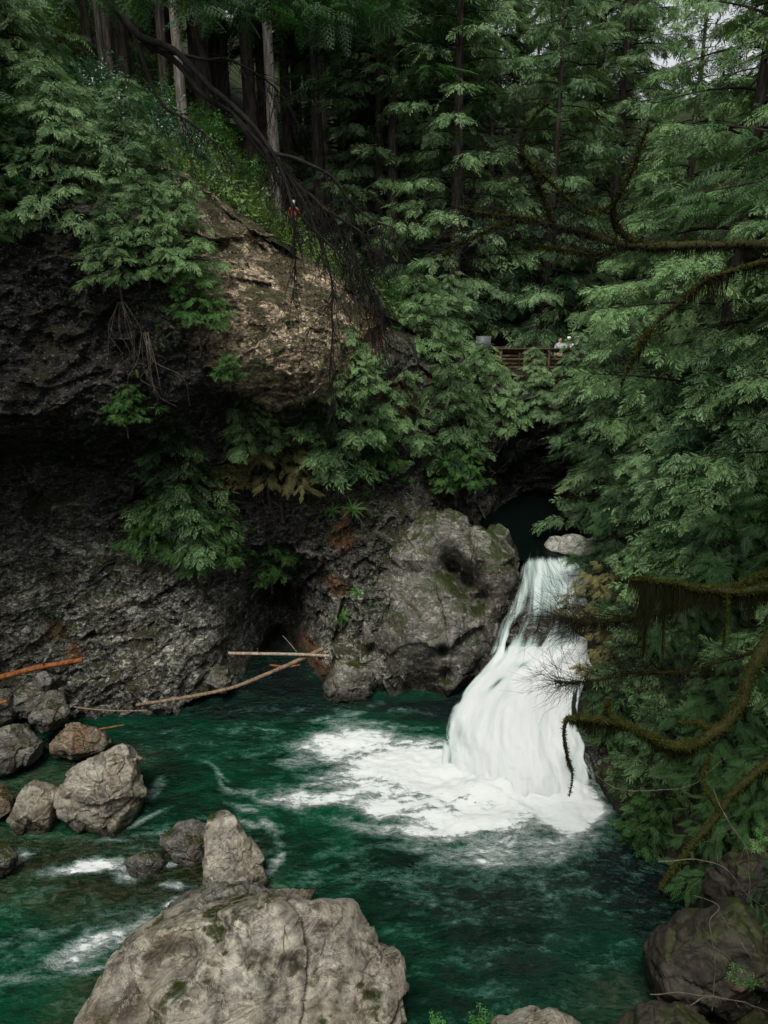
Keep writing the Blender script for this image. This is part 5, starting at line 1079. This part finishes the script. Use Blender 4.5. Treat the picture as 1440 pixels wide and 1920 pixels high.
# leafy sprigs near the viewer
def sprig(label, px, py, D, size, n, leaf, seed):
    rng = rg(seed); p = at(px, py, D); root = empty('leafy_sprig', p); tag(root, label, 'plant'); st = MB(); lf_ = MB(); O = []; Dd = []
    for k in range(n):
        a = rng.uniform(0, 6.28); tip = np.array([math.cos(a) * .5, math.sin(a) * .5, rng.uniform(.5, 1)]) * size; st.tube([(0, 0, -.15), tip * .5, tip], [.006, .004, .002], 3, cap=False)
        for q in np.linspace(.35, 1, 6): O.append(tip * q); Dd.append(rng.normal(0, 1, 3) * [1, 1, .3])
    st.build('stems', M['vine'], root); put_fronds(lf_, 'leaf', O, Dd, rng.uniform(.05, .11, len(O)), rng); lf_.build('foliage', M[leaf], root)
M['bright'] = mat_leaf('bright leaves', (.03, .12, .02), (.10, .34, .06), .4, .4)
sprig('bright green leafy sprig at the bottom edge left of the round grey knob', 895, 1925, 8.2, .32, 9, 'bright', 3)
sprig('small green sprig at the bottom edge farther left', 815, 1925, 8.3, .22, 4, 'bright', 4)
sprig('bright blue green leaves at the right edge above the dark boulder', 1438, 1585, 10, .35, 9, 'bright', 5)
sprig('dark fern like sprig on the brown mossy boulder', 1375, 1840, 9.6, .3, 8, 'fresh', 6)
sprig('green sprig in the lower right corner', 1405, 1850, 9, .3, 8, 'fresh', 7)
# ------------------------------------------------------------------ timber footbridge
M['timber'] = mat_bark('weathered timber', (.022, .014, .008), (.10, .066, .04), sc=.6)
M['board'] = mat_plain('grey sign board', (.10, .115, .115), .5, .1)
BY = 36.0; xa, xb = at(835, 700, BY)[0], at(1190, 700, BY)[0]; zd = at(1000, 703, BY)[2]
br_ = empty('footbridge', (xa, BY, zd)); tag(br_, 'weathered timber footbridge with railings crossing the gorge behind the trees', 'footbridge')
m = MB()
for i in range(int((xb - xa) / .16)): m.box((i * .16, -.05, -.06), (i * .16 + .145, 1.5, 0))
m.box((0, .1, -.4), (xb - xa, .25, -.062)); m.box((0, 1.2, -.4), (xb - xa, 1.35, -.062)); m.build('deck', M['timber'], br_)
for yy in (0.0, 1.45):
    for zt in (1.12, .72, .34): MB().box((0, yy - .03, zt - .07), (xb - xa, yy + .03, zt + .07)).build('rail', M['timber'], br_)
    for x in np.arange(.25, xb - xa, 1.15): MB().box((x, yy - .10, -.45), (x + .11, yy - .032, 1.2)).build('post', M['timber'], br_)
MB().box((0, -.13, 1.2), (xb - xa, .08, 1.25)).build('handrail', M['timber'], br_)
p = at(906, 648, BY + 1.2); sg_ = empty('sign_board', (p[0], p[1], p[2] - 1.2)); tag(sg_, 'plain grey sign board on a post by the left end of the footbridge', 'sign')
MB().box((-.36, -.02, .75), (.36, .02, 1.65)).build('panel', M['board'], sg_); MB().box((-.05, .022, -.3), (.05, .1, 1.6)).build('post', M['timber'], sg_)
# ------------------------------------------------------------------ people
M['skin'] = mat_plain('skin', (.50, .30, .22), .6, .1); M['hair'] = mat_plain('hair', (.03, .02, .015), .6)
def cloth(n, c): return mat_plain(n, c, .85, .2, 20)
def skinned(name, verts, edges, radii, mat, parent, loc=None):
    me = bpy.data.meshes.new(name); me.from_pydata([tuple(v) for v in verts], edges, []); o = bpy.data.objects.new(name, me); COL.objects.link(o); o.parent = parent
    me.materials.append(mat); sm = o.modifiers.new('skin', 'SKIN'); sm.use_smooth_shade = True
    for i, r in enumerate(radii):
        v = me.skin_vertices[0].data[i]; v.radius = (r, r) if np.isscalar(r) else r; v.use_root = (i == 0)
    ss = o.modifiers.new('sub', 'SUBSURF'); ss.levels = 1; ss.render_levels = 2; return o
def person(label, loc, rz, jacket, trousers, hat=None, arms=((.30, -.05, 1.02), (.26, -.22, 1.1)), stride=.12, sc=1.0):
    b = empty('person', loc); b.rotation_euler = (0, 0, rz); b.scale = (sc,) * 3; tag(b, label, 'person')
    J = [(0,0,.95),(0,0,1.15),(0,0,1.38),(0,0,1.50),(0,-.01,1.60),(0,-.01,1.72)]; E = [(0,1),(1,2),(2,3),(3,4),(4,5)]; Rd = [(.15,.11),(.13,.10),(.15,.10),.055,.085,.07]
    for sg, (ax, ay, az_) in ((-1, arms[0]), (1, arms[1])):
        n = len(J); J += [(sg*.18,0,1.42),(sg*.24,.02,1.18),(sg*ax,ay,az_),(sg*ax,ay-.05,az_-.08)]; E += [(2,n),(n,n+1),(n+1,n+2),(n+2,n+3)]; Rd += [.06,.045,.035,.035]
        for k in range(5): J.append((sg*ax+(k-2)*.016, ay-.07-.01*abs(k-2), az_-.15+.012*abs(k-2))); E.append((n+3, len(J)-1)); Rd.append(.009)
        n = len(J); J += [(sg*.09,0,.88),(sg*.10,-.03-sg*stride*.5,.50),(sg*.10,-sg*stride,.09),(sg*.10,-.14-sg*stride,.05)]; E += [(0,n),(n,n+1),(n+1,n+2),(n+2,n+3)]; Rd += [.095,.06,.045,.04]
    skinned('body', J, E, Rd, M['skin'], b)
    face = MB(); face.tube([(0,-.085,1.66),(0,-.115,1.635)], [.012,.016], 5); face.build('nose', M['skin'], b, smooth=True)
    for sg in (-1, 1): MB().tube([(sg*.03,-.083,1.665),(sg*.03,-.092,1.665)], [.010,.007], 6).build('eye', M['hair'], b); MB().tube([(sg*.085,0,1.67),(sg*.085,0,1.62)], [.012,.01], 5).build('ear', M['skin'], b)
    JJ = [(0,0,.93),(0,0,1.15),(0,0,1.40),(0,0,1.48)]; EE = [(0,1),(1,2),(2,3)]; RR = [(.18,.135),(.165,.13),(.175,.125),.08]
    for sg, (ax, ay, az_) in ((-1, arms[0]), (1, arms[1])): n = len(JJ); JJ += [(sg*.19,0,1.41),(sg*.25,.02,1.18),(sg*ax,ay,az_+.02)]; EE += [(2,n),(n,n+1),(n+1,n+2)]; RR += [.078,.062,.05]
    skinned('jacket', JJ, EE, RR, jacket, b)
    JJ = [(0,0,.96)]; EE = []; RR = [(.165,.125)]
    for sg in (-1, 1): n = len(JJ); JJ += [(sg*.09,0,.86),(sg*.10,-.03-sg*stride*.5,.50),(sg*.10,-sg*stride,.12)]; EE += [(0,n),(n,n+1),(n+1,n+2)]; RR += [.11,.078,.062]
    skinned('trousers', JJ, EE, RR, trousers, b)
    if hat is not None: skinned('cap', [(0,.005,1.70),(0,.005,1.76),(0,-.13,1.70)], [(0,1),(0,2)], [.105,.06,.045], hat, b)
    else: skinned('hair', [(0,.03,1.60),(0,.035,1.70),(0,0,1.75)], [(0,1),(1,2)], [.07,.09,.065], M['hair'], b)
    return b
wht = cloth('white cotton', (.72, .72, .70)); drk = cloth('dark trousers', (.02, .022, .03)); red = cloth('coral red jacket', (.65, .10, .07)); blu = cloth('pale blue cotton', (.42, .50, .56)); gry = cloth('light grey cotton', (.45, .45, .42))
p = at(553, 452, 37.5); person('hiker in a coral red jacket and white cap standing on the trail above the cliff', p, .3, red, drk, wht)
for px, c1, h, lab, rz in [(1046, blu, None, 'visitor in pale blue with dark hair at the left of the group on the footbridge', .3), (1062, wht, wht, 'visitor in white with a white cap standing in the middle of the footbridge', -.2), (1078, gry, wht, 'visitor in light grey and a cap close behind the one in white', .9), (1148, wht, None, 'bare headed visitor with dark hair at the right end of the footbridge', -.5), (930, drk, None, 'visitor in dark clothes leaning by the left part of the footbridge railing', .1)]:
    if px == 930: continue
    q = at(px, 700, BY + (.6 if px != 1078 else 1.0)); person(lab, (q[0], q[1], zd), rz, c1, drk, h, sc=.97)
